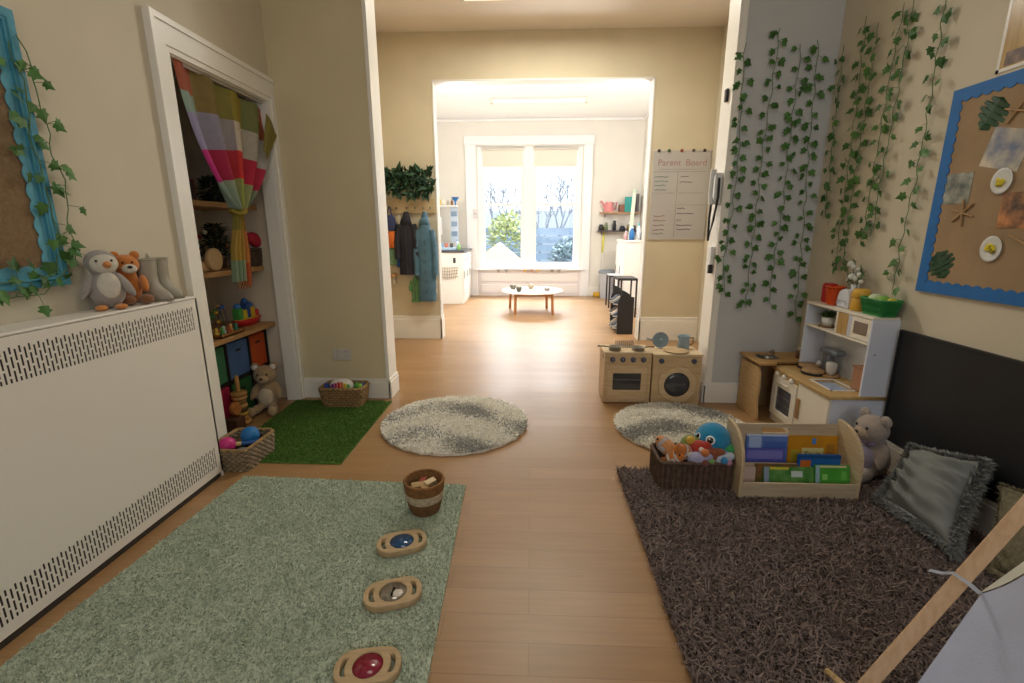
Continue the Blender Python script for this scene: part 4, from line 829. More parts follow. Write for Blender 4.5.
for z, y in ((.25, KY0 - .0005), (.68, KY0 - .0005)): MB(M('#a8acb8', .4)).lathe([(.007, 0), (.007, .001)], (2.04, y, z), 12, Rx(PI / 2)).build('screw_cap', t)
# things on the kitchen
for (x, y, lab) in ((2.035, 3.375, 'round wooden hob disc at the far end of toy kitchen worktop'), (1.985, 3.24, 'round wooden hob disc nearest the front edge of toy kitchen worktop')):
    tt = thing('hob_disc', lab, 'hob ring', (x, y, KC + .001), 'wooden hob discs on the toy kitchen'); MB(M('#2c2928', .5)).lathe([(.072, 0), (.077, .008), (.072, .018)], (x, y, KC + .001), 30).build('ring', tt); MB(wood('#b8936a', '#a17c52', 0)).lathe([(.070, .018), (.070, .03), (.064, .034), (0, .034)], (x, y, KC + .001), 30).build('disc', tt)
x, y = 2.085, 3.24; tt = thing('toy_mixer', 'silver grey toy coffee mixer at the back of the toy kitchen', 'toy mixer', (x, y, KC + .001)); sv = M('#848b95', .3, metal=.6); z = KC + .001
MB(wood('#b49068', '#9c7850', 0)).lathe([(.06, 0), (.06, .014)], (x - .02, y - .06, z), 26).build('base', tt); MB(sv).box(x - .02, x + .035, y - .01, y + .06, z + .0, z + .16).build('body', tt, bevel=.012); MB(sv).box(x - .045, x + .035, y - .12, y + .06, z + .15, z + .19).build('head', tt, bevel=.015); MB(M('#d8d4cc', .3)).lathe([(.015, .014), (.03, .03), (.035, .09), (.03, .1)], (x - .02, y - .065, z), 20).build('cup', tt); MB(M('#d0d0d0', .3)).lathe([(.016, 0), (.014, .012)], (x - .046, y + .03, z + .07), 16, Ry(-PI / 2)).build('dial', tt)
tt = thing('toy_knife_block', 'small brown wooden box on the near end of toy kitchen worktop', 'box', (2.075, 2.85, KC)); MB(wood('#b8896a', '#a37454', 2)).box(2.035, 2.125, 2.792, 2.925, KC + .005, KC + .145).build('box_body', tt, bevel=.004); MB(wood('#a87a5c', '#936648', 1)).box(2.03, 2.13, 2.788, 2.93, KC + .145, KC + .157).build('lid', tt, bevel=.003)
p = Vector((2.06, 3.56, .449)); tt = thing('spice_jar', 'small brown jar with pale lid at the wall end of the toy sink unit', 'jar', p); MB(M('#7c5a44', .3)).lathe([(0, 0), (.025, 0), (.027, .05), (.018, .06)], p, 18).build('jar_body', tt); MB(M('#b0a488', .4)).lathe([(.02, .06), (.021, .085), (0, .087)], p, 18).build('lid', tt)
x, y, z = 2.06, 3.28, .749; tt = thing('potted_plant', 'little green plant in white pot inside the toy kitchen cubby', 'plant', (x, y, z)); MB(M('#ecebe8', .35)).lathe([(0, .008), (.034, .008), (.042, .07), (.037, .07), (.034, .06), (0, .06)], (x, y, z), 22, cap=False).build('pot', tt); MB(wood('#8a6440', '#76522f', 0)).lathe([(.055, 0), (.058, .008), (0, .008)], (x, y, z), 22).build('saucer', tt)
b = MB(M('#4c6a3c', .6, var=.3, vs=30)); n = 140; q = RNG.normal(0, 1, (n, 3)); q[:, 2] = np.abs(q[:, 2]) + .4; q /= np.linalg.norm(q, axis=1)[:, None]; add_tufts(b, np.tile([x, y, z + .06], (n, 1)) + q * .012, q, .055, .007, .4); b.build('foliage', tt)
# on top of the kitchen
Z = KT + .004
def pail(x, y, r, h, col, name, label, slots=True):
    tt = thing(name, label, 'basket', (x, y, Z)); b = MB(M(col, .4, var=.08, vs=20)); b.lathe([(0, .002), (r * .72, 0), (r * .78, h * .1), (r, h), (r + .006, h), (r + .006, h - .008), (r - .004, h - .004), (r * .7, .008), (0, .006)], (x, y, Z), 30, cap=False); b.build('pail_body', tt)
    b = MB(M(col, .45)); 
    for k in range(14):
        a = 2 * PI * k / 14; b.tube([(x + (r * .80) * math.cos(a), y + r * .80 * math.sin(a), Z + h * .15), (x + (r * .97) * math.cos(a + .22), y + r * .97 * math.sin(a + .22), Z + h * .85)], .004, 5); b.tube([(x + (r * .80) * math.cos(a), y + r * .80 * math.sin(a), Z + h * .15), (x + (r * .97) * math.cos(a - .22), y + r * .97 * math.sin(a - .22), Z + h * .85)], .004, 5)
    b.build('lattice', tt); return tt
tt = thing('red_jug', 'bright red plastic holder with handle hole on top of toy kitchen', 'holder', (2.08, 3.35, Z))
fillmesh([(p.x, p.y) for p in rrect(0, .065, .095, .13, .02)], [[(p.x, p.y) for p in rrect(-.005, .105, .05, .022, .009)]], .05, ((2.115, 3.36, Z), (0, -1, 0), (0, 0, 1)), [M('#c01c22', .35)], 'holder_body', tt, .005)
pail(2.065, 3.262, .055, .125, '#d9541c', 'orange_basket', 'orange plastic lattice tub on top of toy kitchen')
tt = thing('white_caddy', 'white round topped plastic caddy on top of toy kitchen', 'caddy', (2.06, 3.13, Z)); b = MB(M('#dfe1ea', .4)); b.prism([(-.06, 0), (.06, 0), (.06, .06)] + [(.06 * math.cos(a), .06 + .06 * math.sin(a)) for a in np.linspace(.1, PI - .1, 14)] + [(-.06, .06)], ((2.10, 3.135, Z), (0, -1, 0), (0, 0, 1)), .06); b.build('caddy_body', tt, bevel=.008)
MB(M('#c5c8d2', .4)).tube([(2.035, 3.18, Z + .02), (2.03, 3.17, Z + .05), (2.03, 3.10, Z + .05), (2.035, 3.09, Z + .02)], .004, 6).build('wire_handle', tt)
tt = thing('yellow_canister', 'yellow plastic canister between white caddy and green basket', 'canister', (2.07, 3.015, Z)); MB(M('#cf9c34', .45)).lathe([(0, 0), (.044, 0), (.048, .01), (.048, .075), (.04, .08)], (2.07, 3.015, Z), 26, cap=False).build('canister_body', tt); MB(M('#d8a840', .45)).lathe([(.046, .08), (.05, .085), (.05, .115), (.04, .135), (0, .138)], (2.07, 3.015, Z), 26).build('lid', tt)
gb = thing('green_basket', 'green plastic basket of toy vegetables on top of toy kitchen', 'basket', (2.078, 2.85, Z)); grn = M('#2f8a48', .4, var=.06); b = MB(grn); rg = lambda k, z: [Vector((2.078, 2.85, 0)) + q for q in rrect(0, 0, (.12 * k), .22 * k, .03 * k, Z + z, 5)]
R0, R1, R2_, R3 = rg(.78, .0), rg(1, .095), rg(.94, .095), rg(.72, .006); n = len(R0); b.add(R0 + R1 + R2_ + R3, [tuple(range(n))[::-1]] + [(j * n + i, j * n + (i + 1) % n, (j + 1) * n + (i + 1) % n, (j + 1) * n + i) for j in range(3) for i in range(n)] + [tuple(range(3 * n, 4 * n))]); b.build('basket_body', gb)
b = MB(M('#27783c', .45)); LP, LQ = resample(rg(.81, .012), 40), resample(rg(.985, .085), 40)
for i in range(40): b.tube([LP[i], LQ[(i + 1) % 40]], .003, 4); b.tube([LP[i], LQ[i - 1]], .003, 4)
b.build('lattice', gb); MB(grn).tube(resample(rg(1.01, .095), 40), .006, 6, True).build('rim', gb)
for k, (dx, dy, c, r, nm) in enumerate(((0, .05, '#c4d4b0', .036, 'pale green toy cabbage'), (.0, -.02, '#7cac48', .034, 'green toy lettuce'), (.015, -.065, '#c8c040', .026, 'yellow toy pepper'), (-.025, .0, '#a8c078', .026, 'light green toy pear'))): tag(MB(M(c, .5, var=.15, vs=30)).ell((2.078 + dx, 2.85 + dy, Z + .085), (r, r * 1.15, r)).build('toy_vegetable'), nm + ' in the green plastic basket', 'toy food', 'toy vegetables in the green basket')
# wall clip of dried sprigs / camera above kitchen
p = PX(858, 272, 2.13); tt = thing('flower_spray', 'spray of white and green artificial flowers behind the toy kitchen top', 'artificial flowers', (2.11, 3.14, Z)); b = MB(M('#54683f', .6)); rd = random.Random(4)
for k in range(10):
    e = Vector((2.10 + rd.uniform(-.03, .02), 3.14 + rd.uniform(-.09, .09), Z + rd.uniform(.15, .29))); b.tube([(2.11, 3.14, Z), Vector((2.11, 3.14, Z + .1)).lerp(e, .4), e], .0025, 5); leaf(b, e, Vector((-1, 0, 0)), Vector((0, rd.uniform(-.5, .5), 1)), .05, rd)
b.build('stems', tt); b = MB(M('#d8d8d0', .7, var=.1))
for k in range(12): b.ell((2.10 + rd.uniform(-.02, .02), 3.14 + rd.uniform(-.07, .08), Z + rd.uniform(.17, .29)), rd.uniform(.012, .022), None, 8, 6)
b.build('blossom', tt); MB(M('#dfe1e6', .4)).lathe([(0, 0), (.03, 0), (.036, .03), (.022, .12), (.026, .15)], (2.11, 3.14, Z), 20).build('vase', tt)
# ---- ivy on the back alcove wall and the right wall
YI, XI = YP - .012, WR - .012
for k, (pts, lab) in enumerate(((((745, 43), (741, 100), (738, 160), (731, 215), (722, 270), (726, 296)), 'leftmost ivy strand on the grey alcove wall, next to the white trim'), (((780, 28), (771, 90), (762, 150), (756, 210), (749, 270), (745, 308)), 'second ivy strand from the left on the grey alcove wall'), (((801, 44), (794, 100), (788, 150), (782, 210), (773, 265), (768, 302)), 'third ivy strand from the left on the grey alcove wall'), (((818, 40), (813, 100), (808, 150), (803, 225), (799, 270), (794, 317)), 'ivy strand nearest the corner on the grey alcove wall'))):
    ivy_strand([PY(x, y, YI) for x, y in pts], (0, -1, 0), lab, 'ivy strands on the alcove wall', 40 + k, .049, .042, spread=.042)
for k, (pts, lab) in enumerate(((((845, 45), (838, 100), (832, 160), (826, 217)), 'short ivy strand in the corner of right wall'), (((868, 15), (858, 100), (850, 165), (842, 220), (836, 274)), 'ivy strand second from the corner on right wall'), (((880, 22), (868, 100), (857, 170), (848, 230), (843, 270)), 'ivy strand third from the corner on right wall'), (((906, 3), (894, 60), (882, 130), (872, 190), (862, 246)), 'ivy strand fourth from the corner on right wall'), (((916, -6), (905, 60), (892, 130), (880, 190), (873, 236)), 'long ivy strand in the middle of right wall'), (((948, -4), (941, 40), (930, 110), (918, 175), (906, 225), (894, 290)), 'ivy strand nearest the blue bordered display board'))):
    ivy_strand([PX(x, y, XI) for x, y in pts], (-1, 0, 0), lab, 'ivy strands on the right wall', 60 + k, .05, .044, spread=.042)
# ---- display board with blue scalloped border
db = thing('display_board', 'brown paper display board with blue scalloped border on right wall', 'display board', (WR - .01, 2.2, 1.075)); KXp = WR - .014; DY_, DYn, DZ0, DZ1 = 2.70, 1.55, 1.075, 2.09
MB(M('#a28868', .85, var=.1, vs=5, bump=.25, bs=14)).box(WR - .014, WR - .002, DYn, DY_, DZ0, DZ1).build('paper_backing', db); bb = MB(M('#1f6cb4', .6, var=.06)); scallop(bb, KXp, DY_, DYn, DZ0, DZ1, .052, .014, .055, .004, -1); bb.build('scalloped_border', db)
XD = WR - .0145
def card(name, label, cat, px0, px1, mat, rim=None, grp='pictures on the display board', tilt=0):
    a, c = PX(px0[0], px0[1], XD), PX(px1[0], px1[1], XD); y0, y1, z0, z1 = a.y, c.y, c.z, a.z
    m = (Vector((XD, (y0 + y1) / 2, (z0 + z1) / 2))); b = MB(mat); b.box(XD - .002, XD, min(y0, y1), max(y0, y1), z0, z1, Matrix.Translation(m) @ Matrix.Rotation(tilt, 4, 'X') @ Matrix.Translation(-m)); o = tag(b.build(name), label, cat, grp); return o
card('photo_print', 'dark green garden photo print pinned near the left border of the board', 'photo', (948, 175), (968, 203), M('#3c4232', .3, h2='#a8a896', vs=16)); card('photo_print', 'photo print of outdoor play in pale blue and tan, upper right of the board', 'photo', (990, 133), (1024, 166), M('#5f6a86', .3, h2='#d0c2a4', vs=12), tilt=.25); card('photo_print', 'dark photo print with orange and yellow craft, middle right of the board', 'photo', (1004, 193), (1040, 228), M('#262220', .3, h2='#d08a50', vs=16))
def egg(px, r, lab):
    c = PX(px[0], px[1], XD); tt = thing('paper_plate', lab, 'craft', c, 'paper plate crafts on the display board'); MB(M('#dcdcda', .7)).lathe([(0, 0), (r * .8, 0), (r, .006), (r, .008), (r * .8, .003), (0, .003)], c, 28, Matrix.Diagonal((1, 1, 1.15)) @ Ry(-PI / 2), cap=False).build('plate', tt)
    b = MB(M('#e0cc38', .7)); rd = random.Random(int(px[0])); b.tube([c + Vector((-.006, (rd.uniform(-.4, .4)) * r, (rd.uniform(-.35, .35)) * r)) for _ in range(9)], .010, 6); b.build('yellow_paint', tt)
egg((1003, 181), .05, 'white paper plate with yellow paint, upper one on the display board'); egg((992, 249), .052, 'white paper plate with yellow paint, lower one on the display board')
def mleaf(px, px2, w, lab, seed):
    a, c = PX(px[0], px[1], XD), PX(px2[0], px2[1], XD); d = c - a; L = d.length; d.normalize(); s = Vector((-1, 0, 0)).cross(d); b = MB(M('#1f4a2a', .45, var=.3, vs=12)); 
    prof = [(0, .0)]; n = 5
    for i in range(n): t0 = .06 + .88 * i / n; wd = w * math.sin(PI * (.16 + .75 * i / n)); prof += [(wd * .62, t0), (wd, t0 + .04), (wd * .97, t0 + .145), (wd * .6, t0 + .165)]
    prof += [(0, 1)]; mid = [Vector((XD - .006, 0, 0)) + Vector((0, a.y, a.z)) + d * L * p[1] for p in prof]; mid = [Vector((XD - .008, q.y, q.z)) for q in mid]
    for sg in (1, -1):
        o = [mid[i] + s * p[0] * sg + Vector((.008, 0, 0)) for i, p in enumerate(prof)]; b.add(mid + o, [(i, i + 1, len(prof) + i + 1, len(prof) + i) for i in range(len(prof) - 1)])
    tag(b.build('monstera_leaf'), lab, 'leaf', 'green cut leaves on the display board')
mleaf((981, 130), (1004, 97), .085, 'large green monstera leaf at the upper left of the display board', 1); mleaf((944, 278), (938, 252), .085, 'green monstera leaf in the lower left corner of the display board', 2)
def sticks(px, L, n, lab, seed, name='twig_star'):
    c = PX(px[0], px[1], XD - .005); rd = random.Random(seed); b = MB(wood('#b89468', '#9c7a50', 2))
    for k in range(n): a = PI * k / n + rd.uniform(-.2, .2) + .4; d = Vector((0, math.cos(a), math.sin(a))) * L; b.tube([c - d, c + d], .005, 5)
    tag(b.build(name), lab, 'craft', 'twig crafts on the display board')
sticks((962, 213), .065, 3, 'star made of crossed twigs below the left photo on the board', 3); sticks((1018, 240), .05, 1, 'single dark twig near the right edge of the board', 5, 'twig'); sticks((1017, 110), .06, 2, 'crossed pale twigs beside the large monstera leaf', 8)
p = thing('wall_poster', 'laminated photo poster with wooden wall scene above the display board', 'poster', (WR - .003, 2.2, 2.12)); MB(M('#c9a868', .25, h2='#b08c50', vs=3, stretch=(1, 14, 1))).box(WR - .003, WR - .001, 1.9, 2.49, 2.125, 2.75).build('print', p); b = MB(M('#e8e4dc', .3))
for a in ((1.88, 2.505, 2.11, 2.125), (2.49, 2.505, 2.11, 2.76), (1.88, 2.505, 2.75, 2.765)): b.box(WR - .004, WR - .001, *a)
b.build('white_border', p); b = MB(M('#4a3a34', .4, h2='#8a6a5a', vs=30)); b.box(WR - .0035, WR - .003, 1.95, 2.47, 2.13, 2.19); b.build('dark_scene', p)
# ---- blackboard
bbd = thing('blackboard', 'large low black chalkboard fixed along the right wall', 'blackboard', (WR - .02, 1.6, .18)); MB(M('#1d1d20', .55, var=.2, vs=4)).box(WR - .018, WR - .023 + .022, .3, 2.735, .18, .835).build('board', bbd); b = MB(M('#232326', .5)); b.box(WR - .024, WR - .002, .3, 2.74, .832, .842).box(WR - .024, WR - .002, 2.734, 2.744, .18, .842); b.build('edge_strip', bbd)
# ---- book box
BX0, BX1, BY0, BY1 = 1.10, 1.718, 2.265, 2.49; z0 = .022
bx = thing('book_box', 'low plywood book box with rounded ends on the dark brown rug', 'book box', (1.43, 2.38, .012))
pale = wood('#d0bb9a', '#bfa783', 1); BD = BY1 - BY0; prof = [(0, 0), (BD, 0), (BD, .365), (BD - .03, .368)] + [(BD - .03 - (BD - .035) * math.sin(a),   .20 + .168 * math.cos(a)) for a in np.linspace(.15, PI / 2, 9)] + [(0, .18)]
for x in (BX0, BX1 - .018): MB(pale).prism([(p[0], p[1]) for p in prof], ((x, BY0, z0), (0, 1, 0), (0, 0, 1)), .018).build('end_panel', bx, bevel=.003)
palex = wood('#c9b79c', '#b8a284', 0); W2 = BX1 - BX0 - .036
fillmesh([(0, 0), (W2, 0), (W2, .335), (0, .335)], [[(p.x, p.y) for p in rrect(W2 * .42, .298, .15, .034, .015)]], .014, ((BX0 + .018, BY1, z0), (1, 0, 0), (0, 0, 1)), [palex], 'back_panel', bx, .001)
MB(palex).box(BX0 + .018, BX1 - .018, BY0 + .002, BY0 + .014, z0, z0 + .092).build('front_panel', bx, bevel=.002); MB(palex).box(BX0 + .018, BX1 - .018, 2.375, 2.387, z0, z0 + .15).build('divider', bx, bevel=.002); MB(palex).box(BX0 + .018, BX1 - .018, BY0 + .014, BY1 - .014, z0, z0 + .01).build('base_panel', bx)
def book(x0, x1, y, zb, h, th, lean, cover, label, deco=None, rotz=0):
    t = thing('picture_book', label, 'book', ((x0 + x1) / 2, y, zb), 'picture books in the plywood box'); m = Matrix.Translation(((x0 + x1) / 2, y, zb)) @ Matrix.Rotation(rotz, 4, 'Y') @ Matrix.Rotation(-lean, 4, 'X') @ Matrix.Translation((-(x0 + x1) / 2, -y, -zb))
    b = MB(cover); b.box(x0, x1, y - .001, y + .002, zb, zb + h, m).box(x0, x1, y + th - .002, y + th, zb, zb + h, m).box(x0 - .001, x0 + .002, y - .001, y + th, zb, zb + h, m); b.build('cover', t); b = MB(M('#e6dfd0', .8)); b.box(x0 + .003, x1 - .004, y + .002, y + th - .002, zb + .003, zb + h - .004, m); b.build('pages', t)
    for (u0, u1, v0, v1, mat) in (deco or ()):
        b = MB(mat); b.box(x0 + (x1 - x0) * u0, x0 + (x1 - x0) * u1, y - .002, y - .001, zb + h * v0, zb + h * v1, m); b.build('cover_print', t)
    return t, m
zb = z0 + .011
bl1 = M('#5f7cc0', .35, var=.12, vs=10)
book(1.205, 1.43, 2.435, zb, .27, .018, .12, bl1, 'blue picture book at the back left of the book box', ((.06, .36, .5, .95, M('#a3b8e0', .4)), (.0, 1, .96, 1, M('#c4cee8', .4)), (.42, .95, .45, .85, M('#4a68b4', .4))))
book(1.19, 1.40, 2.405, zb, .2, .012, .12, M('#5a5cb0', .35, var=.15), 'violet blue picture book in front of the blue one', ((.05, .95, .72, .95, M('#7a7ac4', .4)),))
t, m = book(1.43, 1.697, 2.43, zb, .268, .02, .12, M('#c98a1c', .35, var=.12, vs=9), 'orange yellow picture book with pale title panel at the back right', ((.28, .72, .4, .74, M('#d9cf8c', .5)), (.48, .56, .82, .95, M('#5a8ac8', .4)), (.06, .24, .45, .7, M('#b8a838', .4)), (.78, .95, .5, .82, M('#a8742a', .4))))
lettering('Fruit', .045, (m @ Vector((1.5635, 2.4275, zb + .268 * .6)), (m.to_3x3() @ Vector((1, 0, 0))), (m.to_3x3() @ Vector((0, 0, 1)))), M('#5a4a2c', .6), t, name='title')
book(1.44, 1.66, 2.35, zb, .2, .012, .06, M('#1f62a8', .35), 'bright blue spiral edged book behind the green ones', ((0, 1, .9, 1, M('#184c88', .4)), (.05, .3, .6, .85, M('#c86a2a', .4))))
book(1.255, 1.515, 2.31, zb, .14, .012, .25, M('#3c7a34', .35, h2='#7ca860', vs=14), 'green picture book with white bird at the front left', ((.55, .78, .62, .85, M('#c8d4d0', .4)), (.0, .1, .0, 1, M('#8a9ab0', .4)), (.12, .5, .9, .99, M('#d8c840', .4))))
book(1.22, 1.44, 2.335, zb, .145, .012, .15, M('#3a5a30', .35, h2='#a05a3a', vs=16), 'dark green picture book behind the front left one', ())
book(1.52, 1.697, 2.305, zb, .155, .016, .22, M('#4ea23a', .35, var=.1), 'bright green picture book at the front right of the box', ((.0, .12, 0, 1, M('#9ab8c8', .4)), (.2, .35, .5, .7, M('#8ccc6c', .4)), (.75, .9, .5, .8, M('#6ab850', .4)), (.12, .9, .93, 1, M('#d8d0a0', .4))))
book(1.125, 1.215, 2.335, zb, .13, .012, .1, M('#c9b0a4', .5), 'pale pink grey board book at the left end of front row', ())
# ---- dark basket with plush toys
bk2 = thing('dark_basket', 'dark brown willow basket full of soft toys on the brown rug', 'basket', (.91, 2.51, .012)); dw = M('#5c483b', .75, var=.35, vs=40); KX, KY = (.705, 1.105), (2.40, 2.62); zb2, zt2 = .02, .185
b = MB(dw); L = resample(rrect(.90, 2.51, .385, .22, .03), 120)
for i, q in enumerate(L): b.tube([q + Vector((0, 0, zb2)), q + Vector((0, 0, zt2))], .0048 if i % 3 else .0095, 5)
b.build('willow_weave', bk2); b = MB(dw); b.tube(resample(rrect(.90, 2.51, .39, .23, .03, zt2), 60), .011, 7, True); b.build('rim', bk2); b = MB(dw); b.tube(resample(rrect(.90, 2.51, .388, .225, .03, zb2 + .005), 60), .010, 7, True); b.build('base_rim', bk2); b = MB(M('#2c221c', .9)); b.box(.715, 1.085, 2.41, 2.61, zb2, zb2 + .012); b.build('base', bk2)
tt = thing('octopus_plush', 'round bright blue soft toy with big eyes on the dark basket', 'soft toy', (1.02, 2.52, .2), 'soft toys in the dark basket'); ob = plush_mat('#1d86b4'); c = Vector((1.02, 2.53, .262)); b = MB(ob); b.ell(c, (.098, .09, .1)); 
for k in range(6): a = 2 * PI * k / 6; b.ell(c + Vector((.07 * math.cos(a), .065 * math.sin(a), -.085)), (.03, .03, .03))
b.build('body', tt, remesh=.008)
dvec = Vector((-.8, -.6, .28)).normalized(); sd = Vector((.6, -.8, 0)).normalized()
for k, (o, r) in enumerate(((.042, .025), (-.05, .021))):
    ec = c + (dvec + sd * o * 10 * 1.0 + Vector((0, 0, .12))).normalized() * .091; dirn = (ec - c).normalized(); rot = dirn.to_track_quat('Z', 'Y').to_matrix(); b = MB(M('#e6e8ea', .4)); b.ell(ec, (r, r, .007), rot); ey = b.build('eye', tt); b = MB(M('#141414', .15)); b.ell(ec + dirn * .005, (r * .68, r * .68, .006), rot); b.build('pupil', ey); b = MB(M('#f0f0f0', .3)); b.ell(ec + dirn * .0105 + Vector((-.004, 0, .007)), r * .2, None, 8, 6); b.build('eye_highlight', ey)
MB(M('#12486a', .6)).tube([c + (dvec + sd * x_ + Vector((0, 0, -.22 - .06 * (1 - (x_ * 5) ** 2)))).normalized() * .0985 for x_ in np.linspace(-.2, .15, 7)], .004, 6).build('mouth', tt)
def fishy(c, L, rz, ry, body, stripe, label, nst=2):
    tt = thing('fish_plush', label, 'soft toy', c, 'soft toys in the dark basket'); R = Rz(rz) @ Ry(ry); c = Vector(c); b = MB(body); b.ell(c, (L, L * .5, L * .58), R); b.ell(c + R @ Vector((-L * 1.05, 0, 0)), (L * .35, L * .14, L * .45), R); b.ell(c + R @ Vector((-L * .7, 0, 0)), (L * .4, L * .3, L * .3), R); b.build('body', tt, remesh=.006)
    for k in range(nst):
        b = MB(stripe); x = L * (.35 - .7 * k); rr = math.sqrt(max(.05, 1 - (x / L) ** 2)); b.lathe([(.505, -L * .12), (.52, 0), (.505, L * .12)], (0, 0, 0), 20, None, cap=False)
        b.v = [tuple(c + R @ Vector((x + p[2], p[0] * L * rr * 1.02, p[1] * L * 1.16 * rr * 1.02))) for p in b.v]; b.build('stripe', tt)
    for s in (-1, 1):
        b = MB(stripe); b.ell(c + R @ Vector((0, s * L * .52, -.05 * L)), (L * .25, L * .06, L * .2), R @ Rz(s * .4)); b.build('fin', tt); b = MB(M('#141414', .2)); b.ell(c + R @ Vector((L * .72, s * L * .32, L * .16)), L * .09, None, 8, 6); b.build('eye', tt)
orng, wht, pch = plush_mat('#c8742c'), plush_mat('#d8d0c8'), plush_mat('#d0915c')
fishy((.757, 2.49, .235), .078, 2.3, -.5, pch, plush_mat('#b8aeb0'), 'peach and grey fish soft toy at the left end of dark basket', 1); fishy((.84, 2.455, .225), .075, .7, .5, orng, wht, 'orange and white striped fish soft toy near front of dark basket'); fishy((.785, 2.43, .2), .062, -.6, -.6, orng, wht, 'orange and white striped fish soft toy hanging over left front rim'); 
def lump(c, r, col, label, extra=None):
    c = (c[0], c[1], c[2] + .012); r = tuple(q * 1.25 for q in r); extra = [(tuple(v * 1.25 for v in d), q * 1.25, cc) for d, q, cc in (extra or ())]
    tt = thing('soft_toy', label, 'soft toy', c, 'soft toys in the dark basket'); c = Vector(c); m = plush_mat(col); b = MB(m); b.ell(c, r); b.ell(c + Vector((r[0] * .7, -r[1] * .4, r[2] * .5)), tuple(q * .55 for q in r)); b.build('body', tt, remesh=.006)
    for k, (d, q, cc) in enumerate(extra or ()): MB(plush_mat(cc)).ell(c + Vector(d), q).build('patch', tt)
lump((.90, 2.53, .225), (.045, .04, .04), '#7a8a3a', 'green and yellow soft toy at the back of dark basket', (((-.01, -.03, .03), .02, '#d0a838'),)); lump((.925, 2.47, .225), (.04, .035, .04), '#b0382c', 'red soft toy with pale dots left of the blue one', (((.0, -.033, .01), .012, '#e0d0c8'), ((.02, -.03, -.01), .011, '#e0d0c8'))); lump((.975, 2.44, .205), (.05, .035, .035), '#8a4a30', 'reddish brown soft toy below the blue round one', (((-.03, -.025, .02), .018, '#c8743c'),)); lump((.91, 2.425, .19), (.05, .03, .03), '#a8a4c4', 'lavender white soft toy at the front of dark basket', (((.02, -.02, -.01), .018, '#7a4438'), ((.05, -.015, -.005), .016, '#7aa85a'))); lump((1.035, 2.425, .19), (.04, .03, .035), '#b8c0d0', 'pale blue striped soft toy at the right front of dark basket', (((0, -.026, .005), .016, '#3a8ac0'), ((.02, -.024, -.005), .014, '#c08aa8'))); lump((1.075, 2.49, .205), (.03, .05, .04), '#3c9a58', 'green and blue soft toy at the right end of dark basket', (((-.015, -.04, .0), .02, '#4a6ac0'),))
# ---- bear beside box
bear('teddy_bear', 'pale grey teddy with lilac tummy slumped between book box and cushion', (1.965, 2.54, .02), -3.0, .40, plush_mat('#a4968c'), plush_mat('#8f8698'), plush_mat('#b09a84'), plush_mat('#9a8c84'), .08, bow=M('#8a7a94', .7))
for o in COL.objects:
    if o.parent is None and (o.name.startswith(('book_box', 'picture_book')) or o.get('group') == 'soft toys in the dark basket' or o.name.startswith('dark_basket')): o.location.y -= 0 if 'book' in o.name else .065
# ---- grey fringed cushion leaning on the blackboard
def cushion(name, label, BLc, BRc, TRc, TLc, th, mat, fur, n_fur, furL, fold=0, furw=.006):
    t = thing(name, label, 'cushion', (Vector(BLc) + Vector(BRc)) / 2); A, B, C, D = map(Vector, (BLc, BRc, TRc, TLc)); nrm = (B - A).cross(D - A).normalized()
    def P(u, v, s):
        e = (max(0, 1 - abs(2 * u - 1) ** 2.6) * max(0, 1 - abs(2 * v - 1) ** 2.6)) ** .5; pin = .10; uu = .5 + (u - .5) * (1 - pin * (1 - (2 * v - 1) ** 2)); vv = .5 + (v - .5) * (1 - pin * (1 - (2 * u - 1) ** 2))
        base = A.lerp(B, uu).lerp(D.lerp(C, uu), vv); f = fold * e * (math.sin((v * 1.25 + u * .35 + .12 * math.sin(u * 4)) * 24) + .6 * math.sin((v - u * .25) * 31 + 1)) * (.6 + .4 * math.sin(u * 5 + v * 4))
        return base + nrm * s * (th * e + f * (1 if s > 0 else 0))
    b = MB(mat); b.grid(lambda u, v: P(u, v, 1), 48, 48); b.grid(lambda u, v: P(1 - u, v, -1), 24, 24); b.build('cover', t)
    if n_fur:
        b = MB(fur); per = []
        for k in range(n_fur):
            q = RNG.uniform(0, 4); s, w = int(q), q - int(q); e0, e1 = ((A, B), (B, C), (C, D), (D, A))[s]; u, v = ((w, 0), (1, w), (1 - w, 1), (0, 1 - w))[s]; pt = P(u, v, 1); out = ((u - .5) * (B - A) + (v - .5) * (D - A)).normalized(); a = RNG.uniform(-1.0, 1.1); d = out * math.cos(a) + nrm * math.sin(a); per.append((pt + d * .010, d))
        bs, nn = np.array([p[0] for p in per]), np.array([p[1] for p in per]); add_tufts(b, bs, nn, furL, furw, .6)
        loop = [P(u, 0, 1) for u in np.linspace(0, 1, 12, False)] + [P(1, v, 1) for v in np.linspace(0, 1, 12, False)] + [P(1 - u, 1, 1) for u in np.linspace(0, 1, 12, False)] + [P(0, 1 - v, 1) for v in np.linspace(0, 1, 12, False)]; b.tube(loop, .016, 8, True); b.build('fur_trim', t)
    return t
BLq, BRq, TRq, TLq = PF(884, 500, .06), PF(953, 552, .06), PX(981, 464, 2.07), PX(914, 450, 2.07)
cushion('cushion', 'large grey velvet cushion with shaggy fur edge against the blackboard', BLq, BRq, TRq, TLq, .11, M('#7e817d', .85, var=.08, vs=10), M('#8e908d', .95, var=.2, vs=40), 15000, .034, .032, .006)
k0, k1, k2, k3 = PF(993, 570, .05), PF(1053, 620, .05), PX(1068, 500, 2.09), PX(1004, 488, 2.09)
cushion('cushion', 'khaki fuzzy cushion by the blackboard, behind the tent pole', k0, k1, k2, k3, .07, M('#746c56', .95, var=.25, vs=60, bump=.6, bs=90), M('#746c56', .95, var=.25, vs=60), 3000, .02, .004, .004)
